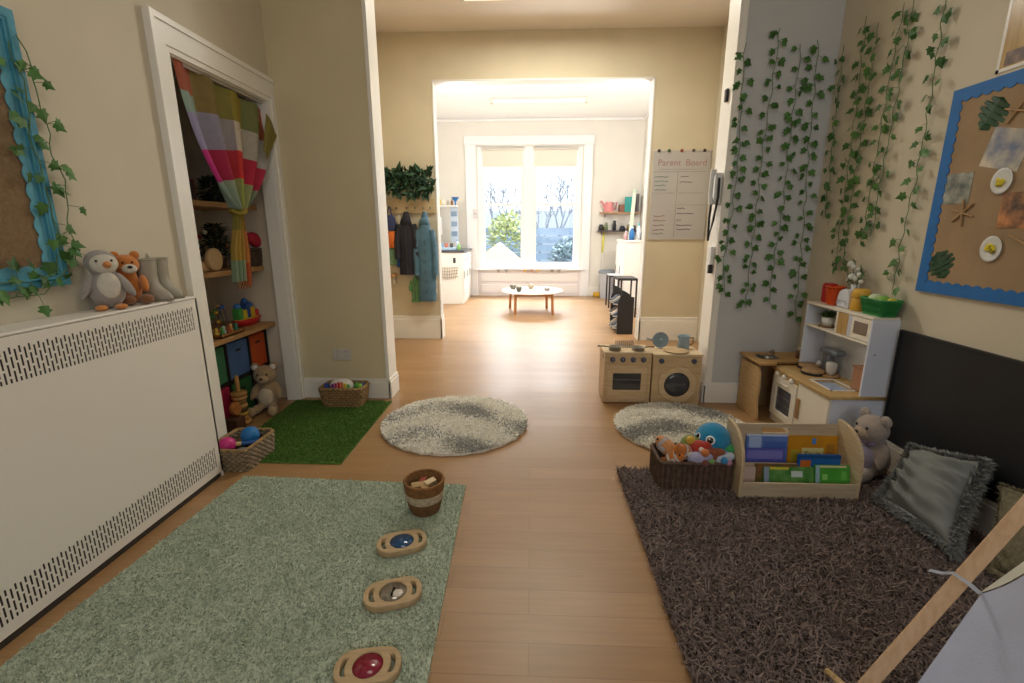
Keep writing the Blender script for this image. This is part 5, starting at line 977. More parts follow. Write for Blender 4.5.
# ---- play tent in the near right corner
tn = thing('play_tent', 'white canvas play tent with square wooden poles in the near right corner', 'tent', (1.5, 1.1, .012)); pw = wood('#dcbb98', '#cfa983', 2, rough=.55)
def batten(p, q, w, mat): 
    p, q = Vector(p), Vector(q); d = (q - p).normalized(); s = d.cross(Vector((.25, 1, 0)).normalized()).normalized(); u = s.cross(d).normalized(); s, u = (s * .8 + u * .6), (u * .8 - s * .6); b = MB(mat); vs = [e + s * a * w + u * c_ * w for e in (p, q) for a, c_ in ((-1, -1), (1, -1), (1, 1), (-1, 1))]; b.add(vs, [(0, 1, 2, 3)[::-1], (4, 5, 6, 7), (0, 1, 5, 4), (1, 2, 6, 5), (2, 3, 7, 6), (3, 0, 4, 7)]); return b
f0 = PF(862, 690, .015); f1 = PY(1026, 507, 1.22); dr = (f1 - f0); top = f0 + dr * 2.3; batten(f0, top, .019, pw).build('pole', tn, bevel=.003)
q0 = Vector((2.06, .75, .02)); batten(q0, (top.x + .02, top.y + .05, top.z), .018, pw).build('pole', tn, bevel=.003)
d0 = PF(826, 671, .03); b = MB(wood('#c8a87c', '#b4925f', 0)); b.tube([d0, d0 + Vector((.05, -.12, 0))], .013, 12); b.build('dowel', tn, bevel=.003)
cvm = M('#c6cee8', .9, var=.03, bump=.15, bs=250)
cA, cB, cC, cD = PY(981, 594, 1.15), PY(1075, 535, 1.02), PF(897, 712, .04), PY(1120, 760, .78)
b = MB(cvm); b.grid(lambda u, v: cA.lerp(cB, u).lerp(cC.lerp(cD, u), v) + Vector((.012, .012, 0)) * math.sin(PI * u) * math.sin(v * 2) + Vector((0, 0, -.03)) * math.sin(PI * u) * (1 - v), 20, 20); b.build('canvas', tn)
b = MB(M('#d9d8cc', .9)); e1 = PY(1085, 520, 1.06); b.grid(lambda u, v: cA.lerp(cB, u).lerp(cA.lerp(e1, u), v) + Vector((0, .004, -.03 * math.sin(PI * u) * (1 - v))), 12, 4); b.build('canvas_hem', tn)
b = MB(M('#d6d6d8', .8)); 
def ribbon(pts, w):
    P = [Vector(p) for p in pts]; vs = []; 
    for i, p in enumerate(P): d = (P[min(i + 1, len(P) - 1)] - P[max(0, i - 1)]).normalized(); s = d.cross(Vector((.3, 1, .3))).normalized() * w; vs += [p - s, p + s]
    b.add(vs, [(2 * i, 2 * i + 1, 2 * i + 3, 2 * i + 2) for i in range(len(P) - 1)])
cp = f0.lerp(f1, .62)
ribbon([PY(929, 570, 1.18), PY(942, 573, 1.18), PY(953, 573, 1.165), PY(968, 583, 1.15), cA], .006); b.build('tie_ribbon', tn); b = MB(M('#b8aa94', .8)); ribbon([cA, PY(977, 606, 1.15), PY(969, 618, 1.15), PY(961, 624, 1.15), PY(953, 626, 1.15)], .005); b.build('strap', tn)
# ================================================================= MIDDLE WALL: GARLAND, COATS, WHITEBOARD, PHONE
YW = YH - .002
gd = random.Random(9)
b = MB(M('#2c4734', .6, var=.35, vs=14), M('#38573c', .6, var=.3, vs=14), M('#3a3226', .8)); b.mi = 2; b.tube([(-1.84, YW - .03, 2.02), (-1.6, YW - .05, 1.98), (-1.22, YW - .03, 2.0)], .012, 6)
for k in range(330):
    x = gd.uniform(-1.85, -1.235); z = 1.99 + gd.uniform(-.13, .13); c = Vector((x, YW - gd.uniform(.02, .09), z)); d = Vector((gd.uniform(-.7, .7), -gd.uniform(.1, .8), gd.uniform(-1, 1) + (.25 if z > 2 else -.2))).normalized(); L = gd.uniform(.07, .15)
    b.mi = gd.choice((0, 1)); s = d.cross(Vector((0, -1, .3))).normalized() * L * .2; n_ = d.cross(s).normalized() * .01; b.add([c, c + d * L * .45 + s, c + d * L, c + d * L * .45 - s, c + d * L * .5 + n_], [(0, 1, 4), (1, 2, 4), (2, 3, 4), (3, 0, 4)])
tag(b.build('leaf_garland'), 'thick dark green leafy garland above the coat rail', 'garland')
cr = thing('coat_rail', 'pale wooden coat rail with metal hooks below the green garland', 'coat rail', (-1.54, YW, 1.64)); MB(wood('#cdb791', '#baa27a', 0)).box(-1.88, -1.22, YW - .022, YW, 1.62, 1.80).build('board', cr, bevel=.003)
hx = [-1.80, -1.70, -1.57, -1.46, -1.36, -1.27]
for x in hx: MB(M('#8a857c', .3, metal=.8)).tube([(x, YW - .022, 1.69), (x, YW - .06, 1.675), (x, YW - .07, 1.695)], .006, 6).build('hook', cr)
def coat(x, zt, zb, w, d, mat, label, quilt=0, arm=.45, name='hanging_coat', hood=True, mat2=None):
    yc = YW - .03 - d; t = thing(name, label, 'coat', (x, yc, zb), 'clothes on the coat rail'); b = MB(mat); R = []; n = 26
    for i in range(n + 1):
        f = i / n; z = zb + (zt - zb) * f; prof = 1 - .06 * f if f < .74 else max(.2, .95 - ((f - .74) / .26) ** .8 * .72); q = 1 + (quilt * .5 * abs(math.sin(f * 9 * PI)) if quilt else .03 * math.sin(f * 14)); R.append((x + .008 * math.sin(f * 7), yc, z, w * prof * (1 + (q - 1) * .4), d * (.55 + .45 * prof) * q))
    b.loft(R, 24); b.build('body', t)
    H = zt - zb
    for s in (-1, 1):
        P = [Vector((x + s * w * .72, yc, zb + H * .80)), Vector((x + s * w * .98, yc - .01, zb + H * .62)), Vector((x + s * w * 1.08, yc - .02, zb + H * (.8 - arm * .6))), Vector((x + s * w * 1.05, yc - .03, zb + H * (.8 - arm * 1.2)))]
        pts = []; rr = []
        for i in range(13): f = i / 12 * 3; k = min(2, int(f)); pts.append(P[k].lerp(P[k + 1], f - k)); rr.append((.05 - .012 * i / 12) * (w / .13) * (1 + (quilt * .4 * abs(math.sin(i * 1.2)))))
        MB(mat).tube(pts, rr, 12).build('sleeve', t)
    if hood: b = MB(mat2 or mat); b.ell((x, yc - d * .35, zt - .14), (w * .62, d * .7, .075), Rx(.4)); b.build('hood', t)
    MB(mat2 or M('#3a3a3a', .4)).box(x - .004, x + .004, yc - d * 1.08, yc - d * .8, zb + .02, zb + H * .72).build('zip', t)
coat(-1.575, 1.64, .86, .115, .05, M('#2c2b33', .85, var=.1), 'dark navy coat hanging in the middle of the coat rail')
coat(-1.34, 1.64, .52, .11, .055, M('#4f7286', .5, var=.1, bump=.3, bs=25), 'long teal blue puffer jacket at the right of the coat rail', quilt=.35, arm=.42)
coat(-1.50, .84, .50, .06, .03, M('#5f8a58', .8, var=.1), 'green child coat hanging low below the dark navy coat', arm=.3, hood=False)
def bag(x, zt, zb, w, d, col, name, label, strap=True, extra=None):
    yc = YW - .025 - d; t = thing(name, label, 'bag', (x, yc, zb), 'clothes on the coat rail'); b = MB(M(col, .85, var=.12, bump=.3, bs=30)); H = zt - zb; b.loft([(x, yc, zb, w * .75, d * .7), (x, yc, zb + H * .1, w * .95, d * .95), (x, yc, zb + H * .5, w, d), (x, yc, zb + H * .85, w * .85, d * .8), (x, yc, zt, w * .5, d * .4)], 20); b.build('bag_body', t)
    if strap: MB(M(extra or col, .8)).tube([(x - w * .4, yc, zt - .02), (x - w * .1, yc + d * .3, zt + .10), (x + w * .1, yc + d * .3, zt + .10), (x + w * .4, yc, zt - .02)], .008, 6).build('strap', t)
bag(-1.785, 1.60, 1.41, .08, .05, '#3a4166', 'small_bag', 'navy bag at the left end of the coat rail, above the orange bundle'); bag(-1.77, 1.40, 1.20, .085, .05, '#d8702c', 'orange_bag', 'orange and red cloth bundle hanging at the left of the coat rail', False); bag(-1.785, 1.19, .98, .08, .045, '#6a8a6a', 'green_bag', 'faded green cloth bag below the orange bundle', False); bag(-1.70, 1.13, .95, .035, .03, '#34569a', 'blue_bag', 'bright blue bag between orange bundle and dark navy coat', True); bag(-1.665, 1.6, 1.0, .04, .03, '#c8bca8', 'cream_scarf', 'cream scarf hanging left of the dark navy coat', False); bag(-1.27, .84, .57, .055, .04, '#c9b9a0', 'cloth_bag', 'beige cloth bag hanging low beside the teal puffer jacket', True)
t = thing('wall_shelf', 'short wooden shelf below the coats beside the opening', 'shelf', (-1.85, YW - .06, .83)); MB(wood('#b98e5e', '#a47a4c', 0)).box(-1.93, -1.74, YW - .12, YW, .83, .87).build('board', t, bevel=.003)
for x in (-1.9, -1.77): MB(M('#c9c1b2', .5)).box(x - .01, x + .01, YW - .1, YW, .75, .83).build('bracket', t)
# whiteboard
wb0 = thing('whiteboard', 'grey white wall board with faded red heading and ruled boxes', 'whiteboard', (1.80, YW, 1.31)); MB(M('#bbb6b2', .35)).box(1.46, 2.145, YW - .012, YW, 1.305, 2.335).build('panel', wb0, bevel=.003)
b = MB(M('#d6cfc6', .4))
for a in ((1.455, 2.148, 1.298, 1.306), (1.455, 2.148, 2.334, 2.342)): b.box(a[0], a[1], YW - .016, YW, a[2], a[3])
b.build('edge_trim', wb0); YT = YW - .0125; ux, uy = (1, 0, 0), (0, 0, 1)
lettering('Parent', .105, ((1.655, YT, 2.20), ux, uy), M('#a8807a', .7), wb0); lettering('Board', .105, ((1.975, YT, 2.20), ux, uy), M('#a8807a', .7), wb0)
b = MB(M('#8f8a84', .7))
for a in ((1.47, 2.10, 2.095, 2.10), (1.765, 1.77, 1.33, 2.10), (1.47, 1.74, 1.85, 1.854), (1.79, 2.10, 1.85, 1.854), (1.79, 2.12, 1.71, 1.714), (1.54, 2.06, 2.125, 2.129)): b.box(a[0], a[1], YT - .0008, YT, a[2], a[3])
b.build('ruled_lines', wb0)
rd = random.Random(12)
def scrawl(x, z, w, n, col, dz=.05):
    b = MB(M(col, .7))
    for r in range(n):
        xx = x; zz = z - r * dz; pts = []
        while xx < x + w * rd.uniform(.7, 1): pts.append((xx, YT - .001, zz + rd.uniform(-.008, .008))); xx += .011
        b.tube(pts, .0028, 4)
    b.build('handwriting', wb0)
scrawl(1.49, 2.04, .2, 4, '#5a8a78'); scrawl(1.80, 2.04, .12, 1, '#707078'); scrawl(1.80, 1.98, .2, 1, '#606070'); scrawl(1.50, 1.58, .19, 4, '#a8605c', .055); scrawl(1.50, 1.37, .16, 1, '#8a8a80'); scrawl(1.79, 1.67, .1, 1, '#5a5468'); scrawl(1.79, 1.61, .24, 1, '#6a5a70'); scrawl(1.79, 1.53, .07, 1, '#7a7484'); scrawl(1.79, 1.47, .24, 2, '#62586e')
for k, (x, c, nm) in enumerate(((1.52, '#4a3e3a', 'dark brown'), (1.64, '#3f5a34', 'green'), (1.79, '#8a3f34', 'red'), (1.93, '#5a5048', 'grey brown'), (2.06, '#3e3028', 'black brown'))): tag(MB(M(c, .4)).lathe([(.018, 0), (.018, .008), (.012, .012), (0, .012)], (x, YW - .016, 2.338), 14, Rx(PI / 2)).build('board_magnet'), '%s round magnet on the top edge of the whiteboard' % nm, 'magnet', 'magnets on the whiteboard')
# entry phone on the partition end and black sensor
PE = PR - .013
tp_ = thing('entry_phone', 'white wall entry phone with dark cable on the white partition end', 'phone', (PE, YP + .06, 1.4)); wp = M('#e4e3e0', .35)
MB(wp).box(PE - .05, PE - .001, YP + .01, YP + .13, 1.60, 1.83).build('base', tp_, bevel=.008); b = MB(wp); b.tube([(PE - .065, YP + .03, 1.60), (PE - .075, YP + .03, 1.66), (PE - .075, YP + .03, 1.80), (PE - .065, YP + .03, 1.85)], [.022, .016, .016, .024], 10); b.build('handset', tp_); b = MB(M('#2c2c30', .5)); b.tube([(PE - .03, YP + .0, 1.79), (PE - .03, YP - .01, 1.65), (PE - .04, YP + .02, 1.48), (PE - .055, YP + .05, 1.33), (PE - .05, YP + .08, 1.5), (PE - .045, YP + .08, 1.6)], .009, 8); b.build('cable', tp_)
tt = thing('door_contact', 'small white box with black clip low on the white partition end', 'sensor', (PE, YP + .06, 1.1)); MB(wp).box(PE - .03, PE - .001, YP + .03, YP + .1, 1.14, 1.28).build('box', tt, bevel=.005); MB(M('#2a2828', .5)).box(PE - .032, PE - .001, YP + .04, YP + .07, 1.07, 1.138).build('clip', tt, bevel=.003)
tag(MB(M('#241f1e', .5)).box(PE - .02, PE - .001, YP + .05, YP + .09, 2.33, 2.42).build('wall_sensor', bevel=.006), 'small black sensor high on the white partition end', 'sensor')

# ================================================================= BACK ROOM
def Pz(x, y, Y): return PY(x, y, Y)
# round table
TX, TY, TZ, TR_ = .015, 8.32, .385, .545
rt = thing('round_table', 'low round child table with white top and wooden legs', 'table', (TX, TY, 0)); MB(M('#f2eee6', .3)).lathe([(0, TZ - .025), (TR_ - .004, TZ - .025), (TR_, TZ - .02), (TR_, TZ - .004), (TR_ - .004, TZ), (0, TZ)], (TX, TY, 0), 48, cap=False).build('tabletop', rt)
lw = wood('#b9804e', '#a56d3e', 2)
for a in ((-.29, -.375), (.355, -.375), (-.41, .33), (.275, .33)): MB(lw).cyl((TX + a[0], TY + a[1], 0), (TX + a[0] * .97, TY + a[1] * .97, TZ - .025), .024, 14).build('leg', rt)
b = MB(lw); L = [(-.28, -.365), (.345, -.365), (.267, .32), (-.4, .32)]
for i in range(4): p, q = L[i], L[(i + 1) % 4]; b.tube([(TX + p[0], TY + p[1], TZ - .05), (TX + q[0], TY + q[1], TZ - .05)], .02, 4)
b.build('apron', rt)
for k, (px, r, h, c, nm) in enumerate((((513, 289), .06, .07, '#6e6a5c', 'dark olive bowl on the left of the round table'), ((519, 292), .05, .085, '#55503f', 'dark brown pot at the front left of round table'), ((531, 289), .062, .075, '#b8a88c', 'tan bowl in the middle of the round table'), ((547, 291), .055, .05, '#8a8480', 'grey dish on the right of the round table'))):
    p = PF(px[0], px[1], TZ); tt = thing('play_bowl', nm, 'bowl', (p.x, p.y, TZ), 'bowls on the round table'); MB(M(c, .5, var=.15)).lathe([(0, .002), (r * .6, 0), (r, h * .6), (r * .92, h), (r * .84, h), (r * .9, h * .6), (r * .5, .01), (0, .01)], (p.x, p.y, TZ + .001), 22, cap=False).build('bowl_body', tt); MB(M('#d8d4cc', .5)).ell((p.x, p.y, TZ + h), (r * .5, r * .5, .025)).build('contents', tt)
# left cabinet with counter
cb_ = thing('kitchen_cabinet', 'white kitchen cabinet with drawers left of the window', 'cabinet', (-1.7, 9.75, 0)); wcab = M('#f0ece6', .4); MB(wcab).box(BL_ + .002, -1.335, 9.15, 10.38, .0, 1.0).build('carcass', cb_, bevel=.004)
for k in range(3):
    y0, y1 = 9.17 + k * .4, 9.17 + k * .4 + .38; d = MB(wcab).box(-1.335, -1.318, y0, y1, .06, .70).build('door', cb_, bevel=.003); MB(M('#b0aca6', .3, metal=.7)).box(-1.318, -1.305, y0 + .05, y0 + .065, .5, .64).build('handle', d); d = MB(wcab).box(-1.335, -1.318, y0, y1, .72, .98).build('drawer', cb_, bevel=.003); MB(M('#b0aca6', .3, metal=.7)).box(-1.318, -1.305, y0 + .12, y0 + .26, .85, .865).build('handle', d)
MB(M('#4a4a52', .3)).box(BL_ + .002, -1.30, 9.12, 10.39, 1.001, 1.04).build('worktop_slab', cb_, bevel=.003)
tt = thing('hanging_net_bag', 'pale beige net bag hanging on the end of the white kitchen cabinet', 'bag', (-1.62, 9.13, .5)); b = MB(M('#b8a890', .8)); 
for k in range(9): x = -1.84 + k * .05; b.tube([(x, 9.145, .72), (-1.64 + (x + 1.64) * .8, 9.11, .50 - .02 * (4 - abs(k - 4)) / 4)], .006, 4)
for z in (.54, .60, .66, .72): b.tube([(-1.85, 9.143, z), (-1.64, 9.10, z - .02), (-1.43, 9.143, z)], .006, 4)
b.build('net', tt)
tag(MB(M('#36383f', .4)).box(-1.52, -1.47, 9.135, 9.149, .80, .90).build('cabinet_socket', bevel=.004), 'small dark socket on the end of the white kitchen cabinet', 'socket')
def bottle(x, y, z, r, h, col, cap, name, label, grp): 
    t = thing(name, label, 'bottle', (x, y, z), grp); MB(M(col, .4)).lathe([(0, 0), (r, 0), (r, h * .62), (r * .45, h * .78), (r * .45, h * .86)], (x, y, z), 16).build('bottle_body', t); MB(M(cap, .4)).lathe([(r * .5, h * .86), (r * .5, h), (0, h)], (x, y, z), 14).build('cap', t)
Zc = 1.041
tt = thing('dish_tray', 'pale blue plastic tray on the dark worktop left of the window', 'tray', (-1.72, 9.4, Zc)); MB(M('#a9c4da', .4)).box(-1.92, -1.52, 9.22, 9.55, Zc, Zc + .05).build('tray_body', tt, bevel=.01)
for k, (x, c, nm) in enumerate(((-1.88, '#d8dde4', 'white'), (-1.78, '#8fb2cc', 'light blue'), (-1.68, '#b8685a', 'dull red'), (-1.58, '#4c4a4e', 'dark grey'))): tag(MB(M(c, .4)).lathe([(.03, 0), (.038, .08), (.034, .08), (.028, .006), (0, .006)], (x, 9.38, Zc + .051), 18, cap=False).build('cup'), '%s cup in the pale blue tray on the worktop' % nm, 'cup', 'cups in the pale blue tray')
bottle(-1.43, 9.35, Zc, .035, .14, '#9acb7a', '#e8e8e0', 'soap_bottle', 'light green soap bottle at the right end of the dark worktop', 'bottles on the worktop'); bottle(-1.50, 9.6, Zc, .035, .2, '#d8e4ec', '#5a8ac0', 'soap_bottle', 'clear bottle with blue cap behind the green soap bottle', 'bottles on the worktop')
sh = thing('wall_shelf', 'white wall shelf with brackets left of the window', 'shelf', (-1.75, 10.0, 1.90)); MB(wcab).box(BL_ + .002, -1.52, 9.7, 9.95, 1.885, 1.91).build('board', sh, bevel=.003); 
for y in (9.73, 9.92): MB(wcab).prism([(0, 0), (.2, 0), (0, -.2)], ((BL_ + .003, y, 1.885), (1, 0, 0), (0, 0, 1)), .015).build('bracket', sh)
for k, (x, c, h, nm) in enumerate(((-1.93, '#d9ae2e', .13, 'yellow'), (-1.87, '#e0c04a', .16, 'golden yellow'), (-1.78, '#e8e2d4', .13, 'cream'), (-1.70, '#b8a894', .1, 'beige'), (-1.62, '#8a6248', .12, 'brown'))): bottle(x, 9.82, 1.911, .03, h, c, c, 'bottle', '%s bottle on the white wall shelf left of the window' % nm, 'bottles on the white wall shelf')
tt = thing('blue_funnel', 'blue plastic funnel at the right end of the white wall shelf', 'funnel', (-1.56, 9.85, 1.911)); MB(M('#2f7ac0', .4)).lathe([(.014, 0), (.016, .07), (.08, .16), (.084, .16)], (-1.555, 9.85, 1.911), 20, cap=False).build('cone', tt)
tt = thing('towel_dispenser', 'white paper towel dispenser on the left wall of the back room', 'dispenser', (BL_, 9.5, 1.35)); MB(wcab).box(BL_ + .001, BL_ + .24, 9.35, 9.7, 1.32, 1.68).build('dispenser_body', tt, bevel=.03); MB(M('#c8d4e0', .4)).box(BL_ + .02, BL_ + .2, 9.36, 9.6, 1.305, 1.319).build('slot', tt)
tt = thing('hanging_organiser', 'pale blue hanging organiser below the white wall shelf', 'organiser', (-1.6, 9.93, 1.2)); MB(M('#c6d3e2', .6)).box(-1.68, -1.52, 9.92, 9.935, 1.18, 1.88).build('panel', tt)
for z in (1.30, 1.5, 1.7): MB(M('#7d93ad', .6)).box(-1.66, -1.54, 9.905, 9.919, z, z + .1).build('pocket', tt)
tt = thing('window_bell', 'white sensor box on the left side of the window surround', 'sensor', (-1.22, 10.38, 1.7)); MB(M('#dcd8d8', .4)).box(-1.26, -1.16, 10.36, 10.398, 1.68, 1.86).build('box', tt, bevel=.01); MB(M('#c8c4c4', .4)).lathe([(.03, 0), (.02, .012)], (-1.21, 10.36, 1.77), 16, Rx(PI / 2)).build('lens', tt)
bn = thing('paper_bunting', 'little paper bunting string along the window sill', 'bunting', (0, 10.31, .56)); MB(M('#8a8078', .6)).tube([(-.9, 10.315, .60), (-.1, 10.315, .575), (.8, 10.315, .60)], .004, 5).build('string', bn)
for k, (x, c) in enumerate(((-.72, '#b0a8a0'), (-.55, '#a8a4a0'), (-.14, '#d8a868'), (.0, '#c09078'), (.14, '#d8b878'), (.45, '#a8a4a0'), (.6, '#b0a098'))): MB(M(c, .7)).prism([(-.05, 0), (0, -.075), (.05, 0)], ((x, 10.312, .585), (1, 0, 0), (0, 0, 1)), .002).build('flag', bn)
# right side of the back room
for (z, x0, x1, c, lab) in ((1.79, 1.45, 2.26, '#b48a64', 'upper wooden wall shelf right of the window'), (1.415, 1.40, 2.26, '#4a4248', 'lower dark wall shelf right of the window')): 
    t = thing('wall_shelf', lab, 'shelf', ((x0 + x1) / 2, 10.3, z - .03), 'wall shelves right of the window'); MB(M(c, .5)).box(x0, x1, 10.2, YB - .001, z - .03, z).build('board', t, bevel=.003)
    for x in (x0 + .1, x1 - .1): MB(M('#8a8078', .5)).box(x - .01, x + .01, 10.25, YB - .001, z - .1, z - .03).build('bracket', t)
zs = 1.791
tt = thing('toy_watering_can', 'pink red plastic watering can on the upper wall shelf', 'watering can', (1.60, 10.3, zs)); pk = M('#d98a8c', .4); MB(pk).lathe([(.09, 0), (.1, .05), (.08, .2)], (1.62, 10.3, zs), 20).build('can_body', tt); MB(pk).tube([(1.55, 10.3, zs + .06), (1.47, 10.3, zs + .2), (1.44, 10.3, zs + .22)], [.025, .02, .03], 8).build('spout', tt); MB(M('#b84a50', .4)).tube([(1.70, 10.3, zs + .17), (1.78, 10.3, zs + .2), (1.76, 10.3, zs + .06), (1.71, 10.3, zs + .05)], .012, 6).build('handle', tt)
tag(MB(M('#8a5c48', .5)).box(1.84, 2.04, 10.24, 10.42, zs, zs + .15).build('storage_box', bevel=.005), 'brown box under the teal one on the upper wall shelf', 'box'); tag(MB(M('#2f9a98', .5)).box(1.93, 2.10, 10.22, 10.235, zs, zs + .3).build('folder', bevel=.003), 'bright teal folder leaning on the brown box', 'folder')
for k, (x, c, nm) in enumerate(((2.14, '#46464a', 'dark grey'), (2.20, '#5a5458', 'grey'))): tag(MB(M(c, .5)).box(x - .025, x + .025, 10.22, 10.42, zs, zs + .36).build('box_file'), '%s box file at the right end of the upper wall shelf' % nm, 'box file', 'box files on the upper shelf')
zs = 1.416
for k, (x, r, h, c, nm) in enumerate(((1.47, .055, .12, '#2c2a2c', 'black round pot at left end'), (1.58, .035, .16, '#6a7a5a', 'olive jar'), (1.75, .04, .2, '#2e2e34', 'tall black jar'), (1.92, .06, .09, '#3a3f4a', 'dark slate pot'), (2.05, .04, .12, '#8a7a4a', 'ochre jar'), (2.16, .045, .1, '#4a4a40', 'dark green grey jar'))): tag(MB(M(c, .4)).lathe([(0, 0), (r, 0), (r * 1.05, h * .5), (r * .7, h * .8), (r * .75, h), (0, h)], (x, 10.3, zs), 18).build('jar'), nm + ' on the lower dark wall shelf', 'jar', 'jars on the lower dark shelf')
tt = thing('mop', 'mop with yellow handle grip standing beside the grey bin', 'mop', (1.47, 10.38, 0)); MB(M('#d6cf4a', .5)).cyl((1.53, 10.36, .95), (1.555, 10.4, 1.5), .022, 8).build('grip', tt); MB(M('#d8d6d4', .5)).cyl((1.47, 10.3, .1), (1.53, 10.36, .95), .014, 8).build('shaft', tt); MB(M('#d8a830', .8)).box(1.36, 1.5, 10.24, 10.34, 0, .1).build('mop_head', tt, bevel=.02)
tt = thing('bin', 'grey plastic bin with darker lid in the back corner', 'bin', (1.62, 10.1, 0)); MB(M('#b9bdc4', .4)).loft([(1.63, 10.08, 0, .15, .14), (1.63, 10.08, .53, .19, .18)], 28).build('bin_body', tt); MB(M('#7e858e', .4)).loft([(1.63, 10.08, .53, .21, .2), (1.63, 10.08, .57, .21, .2), (1.63, 10.08, .6, .16, .15)], 28).build('lid', tt)
tt = thing('white_cabinet', 'white low cabinet against the right wall of the back room', 'cabinet', (1.99, 9.0, 0)); MB(wcab).box(1.71, BR_ - .002, 8.75, 9.6, .0, 1.2).build('carcass', tt, bevel=.004); MB(wcab).box(1.69, BR_ - .002, 8.72, 9.62, 1.2, 1.24).build('top', tt, bevel=.004)
for y0 in (8.77, 9.19): d = MB(wcab).box(1.69, 1.709, y0, y0 + .4, .05, 1.15).build('door', tt, bevel=.003); MB(M('#a8a4a0', .3, metal=.6)).box(1.675, 1.69, y0 + .33, y0 + .345, .6, .75).build('handle', d)
bottle(1.86, 9.0, 1.241, .05, .24, '#2f6fae', '#d8e0e8', 'spray_bottle', 'blue spray bottle on top of the white cabinet', 'bottles on the white cabinet'); bottle(1.77, 9.1, 1.241, .04, .16, '#c8a0a0', '#e0dcd8', 'spray_bottle', 'pale pink bottle left of the blue spray bottle', 'bottles on the white cabinet'); bottle(1.98, 9.0, 1.241, .04, .3, '#dfe4ea', '#5ab0b8', 'spray_bottle', 'white bottle with teal cap right of the blue spray bottle', 'bottles on the white cabinet'); bottle(2.08, 9.05, 1.241, .05, .2, '#7a8a94', '#e0e0e0', 'spray_bottle', 'grey bottle at the right on top of the white cabinet', 'bottles on the white cabinet')
tt = thing('paper_roll', 'tall thin pale green paper roll standing on the white cabinet', 'paper roll', (1.90, 9.25, 1.241)); MB(M('#d5e0cc', .6)).cyl((1.88, 9.25, 1.242), (1.93, 9.3, 2.15), .035, 14).build('roll', tt); MB(M('#c0ccb6', .6)).cyl((1.928, 9.297, 2.10), (1.931, 9.301, 2.16), .04, 14).build('end_cap', tt)
def frame_table(x0, x1, y0, y1, h, label, topc):
    t = thing('metal_frame_table', label, 'table', ((x0 + x1) / 2, (y0 + y1) / 2, 0), 'black metal framed tables'); mf = M('#2e2b2c', .45, metal=.3)
    for x in (x0, x1 - .025):
        for y in (y0, y1 - .025): MB(mf).box(x, x + .025, y, y + .025, 0, h - .03).build('leg', t)
    b = MB(mf); b.box(x0, x1, y0, y0 + .024, h - .03, h - .004).box(x0, x1, y1 - .024, y1, h - .03, h - .004).box(x0, x0 + .024, y0 + .024, y1 - .024, h - .03, h - .004).box(x1 - .024, x1, y0 + .024, y1 - .024, h - .03, h - .004); b.build('rail', t); MB(M(topc, .5)).box(x0 + .004, x1 - .004, y0 + .004, y1 - .004, h - .003, h + .008).build('tabletop', t)
frame_table(1.44, 1.68, 8.75, 9.1, .60, 'black framed small table by the grey bin, farther of two', '#d8d2cc'); frame_table(1.42, 1.74, 7.75, 8.2, .64, 'black framed small table behind the dark bookcase, nearer of two', '#3a3638')
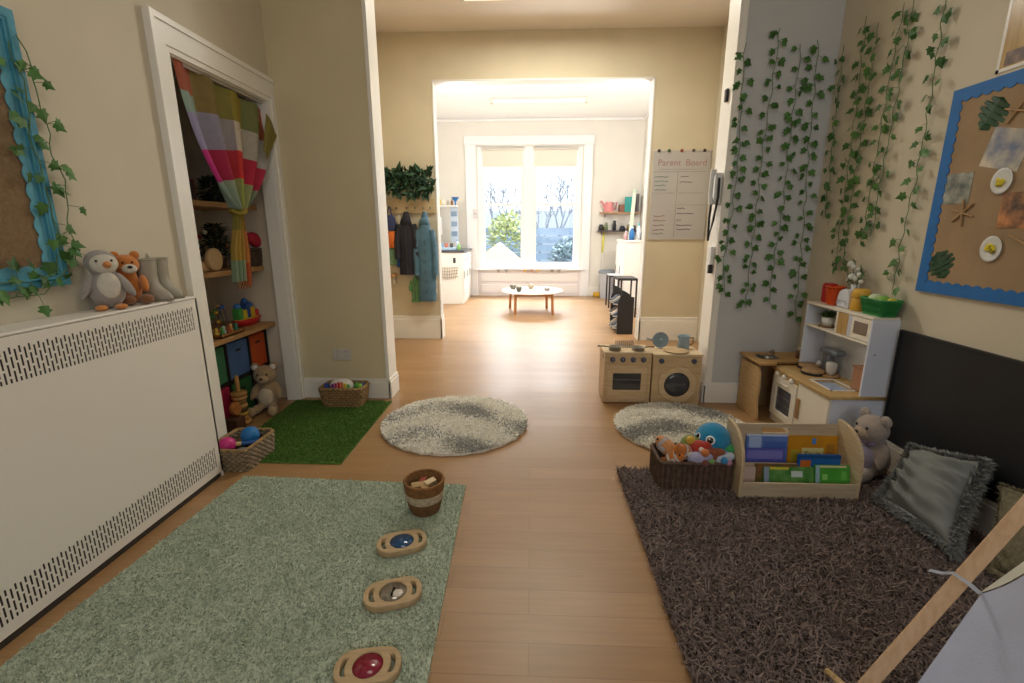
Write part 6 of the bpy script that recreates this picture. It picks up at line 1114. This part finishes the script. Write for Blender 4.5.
# dark bookcase / rack seen end on
bc = thing('shoe_rack', 'black arched rack with little boots on its left side, by the right opening', 'rack', (1.34, 6.75, 0)); dk = M('#2c2a2c', .5); ar = [(0, 0), (.22, 0), (.22, .52)] + [(.0 + .22 * math.cos(a), .40 + .22 * math.sin(a)) for a in np.linspace(.6, PI / 2 - .05, 7)] + [(.05, .58), (0, .45)]
for y in (6.42, 7.0): MB(dk).prism(ar, ((1.19, y, 0), (1, 0, 0), (0, 0, 1)), -.018).build('end_panel', bc, bevel=.003)
for z in (.05, .22, .39): MB(dk).box(1.19, 1.40, 6.438, 7.0, z, z + .015).build('shelf', bc)
cs = ('#8c8a86', '#5a6270', '#a89c8c', '#44506a', '#c8c0b4', '#6a5a50', '#3a4a5a', '#9a9488', '#585c66'); cn = ('light grey', 'blue grey', 'beige', 'navy', 'cream', 'brown', 'dark teal', 'stone coloured', 'slate')
k = 0
for z, lv in ((.066, 'bottom'), (.236, 'middle'), (.406, 'top')):
    for j, y in enumerate((6.52, 6.68, 6.84)):
        t = thing('small_shoe', '%s small shoe on the %s shelf of the black rack' % (cn[k], lv), 'shoe', (1.2, y, z), 'shoes on the black rack'); b = MB(M(cs[k], .6)); b.loft([(1.22, y, z + .012, .075, .032), (1.22, y, z + .03, .075, .033), (1.24, y, z + .055, .05, .03), (1.26, y, z + .09, .032, .028)], 18); b.build('upper', t); MB(M('#dcd8d0', .6)).loft([(1.22, y, z, .078, .035), (1.22, y, z + .012, .078, .035)], 18).build('sole', t); k += 1
# posters on the right wall of the back room
def poster(y0, y1, z0, z1, mat, label): 
    t = thing('wall_poster', label, 'poster', (BR_, (y0 + y1) / 2, z0), 'posters in the back room'); MB(M('#ebe6de', .5)).box(BR_ - .004, BR_ - .001, y0, y1, z0, z1).build('sheet', t); MB(mat).box(BR_ - .005, BR_ - .004, y0 + .03, y1 - .03, z0 + .1, z1 - .08).build('print', t); MB(M('#4a9aa8', .5)).box(BR_ - .005, BR_ - .004, y0 + .03, y1 - .03, z1 - .06, z1 - .02).build('title_band', t)
poster(8.45, 9.4, 1.55, 2.25, M('#e8d0c0', .5, h2='#d8a898', vs=5), 'pale pink poster with teal heading on the back room wall'); poster(7.5, 8.3, 1.6, 2.3, M('#d8dcd0', .5, h2='#b8c8c0', vs=6), 'pale green poster nearer the opening on the back room wall')
tt = thing('wall_cupboard', 'small beige wall cupboard on the back room wall behind the opening', 'cupboard', (2.1, 7.5, 1.33)); MB(M('#cdbda0', .5)).box(1.97, BR_ - .002, 7.85, 8.3, 1.33, 1.66).build('cupboard_body', tt, bevel=.004); d = MB(M('#d3c4a8', .5)).box(1.955, 1.969, 7.87, 8.28, 1.34, 1.65).build('door', tt, bevel=.002); MB(M('#8a7a60', .4)).ell((1.948, 7.92, 1.5), .012, None, 8, 6).build('knob', d)
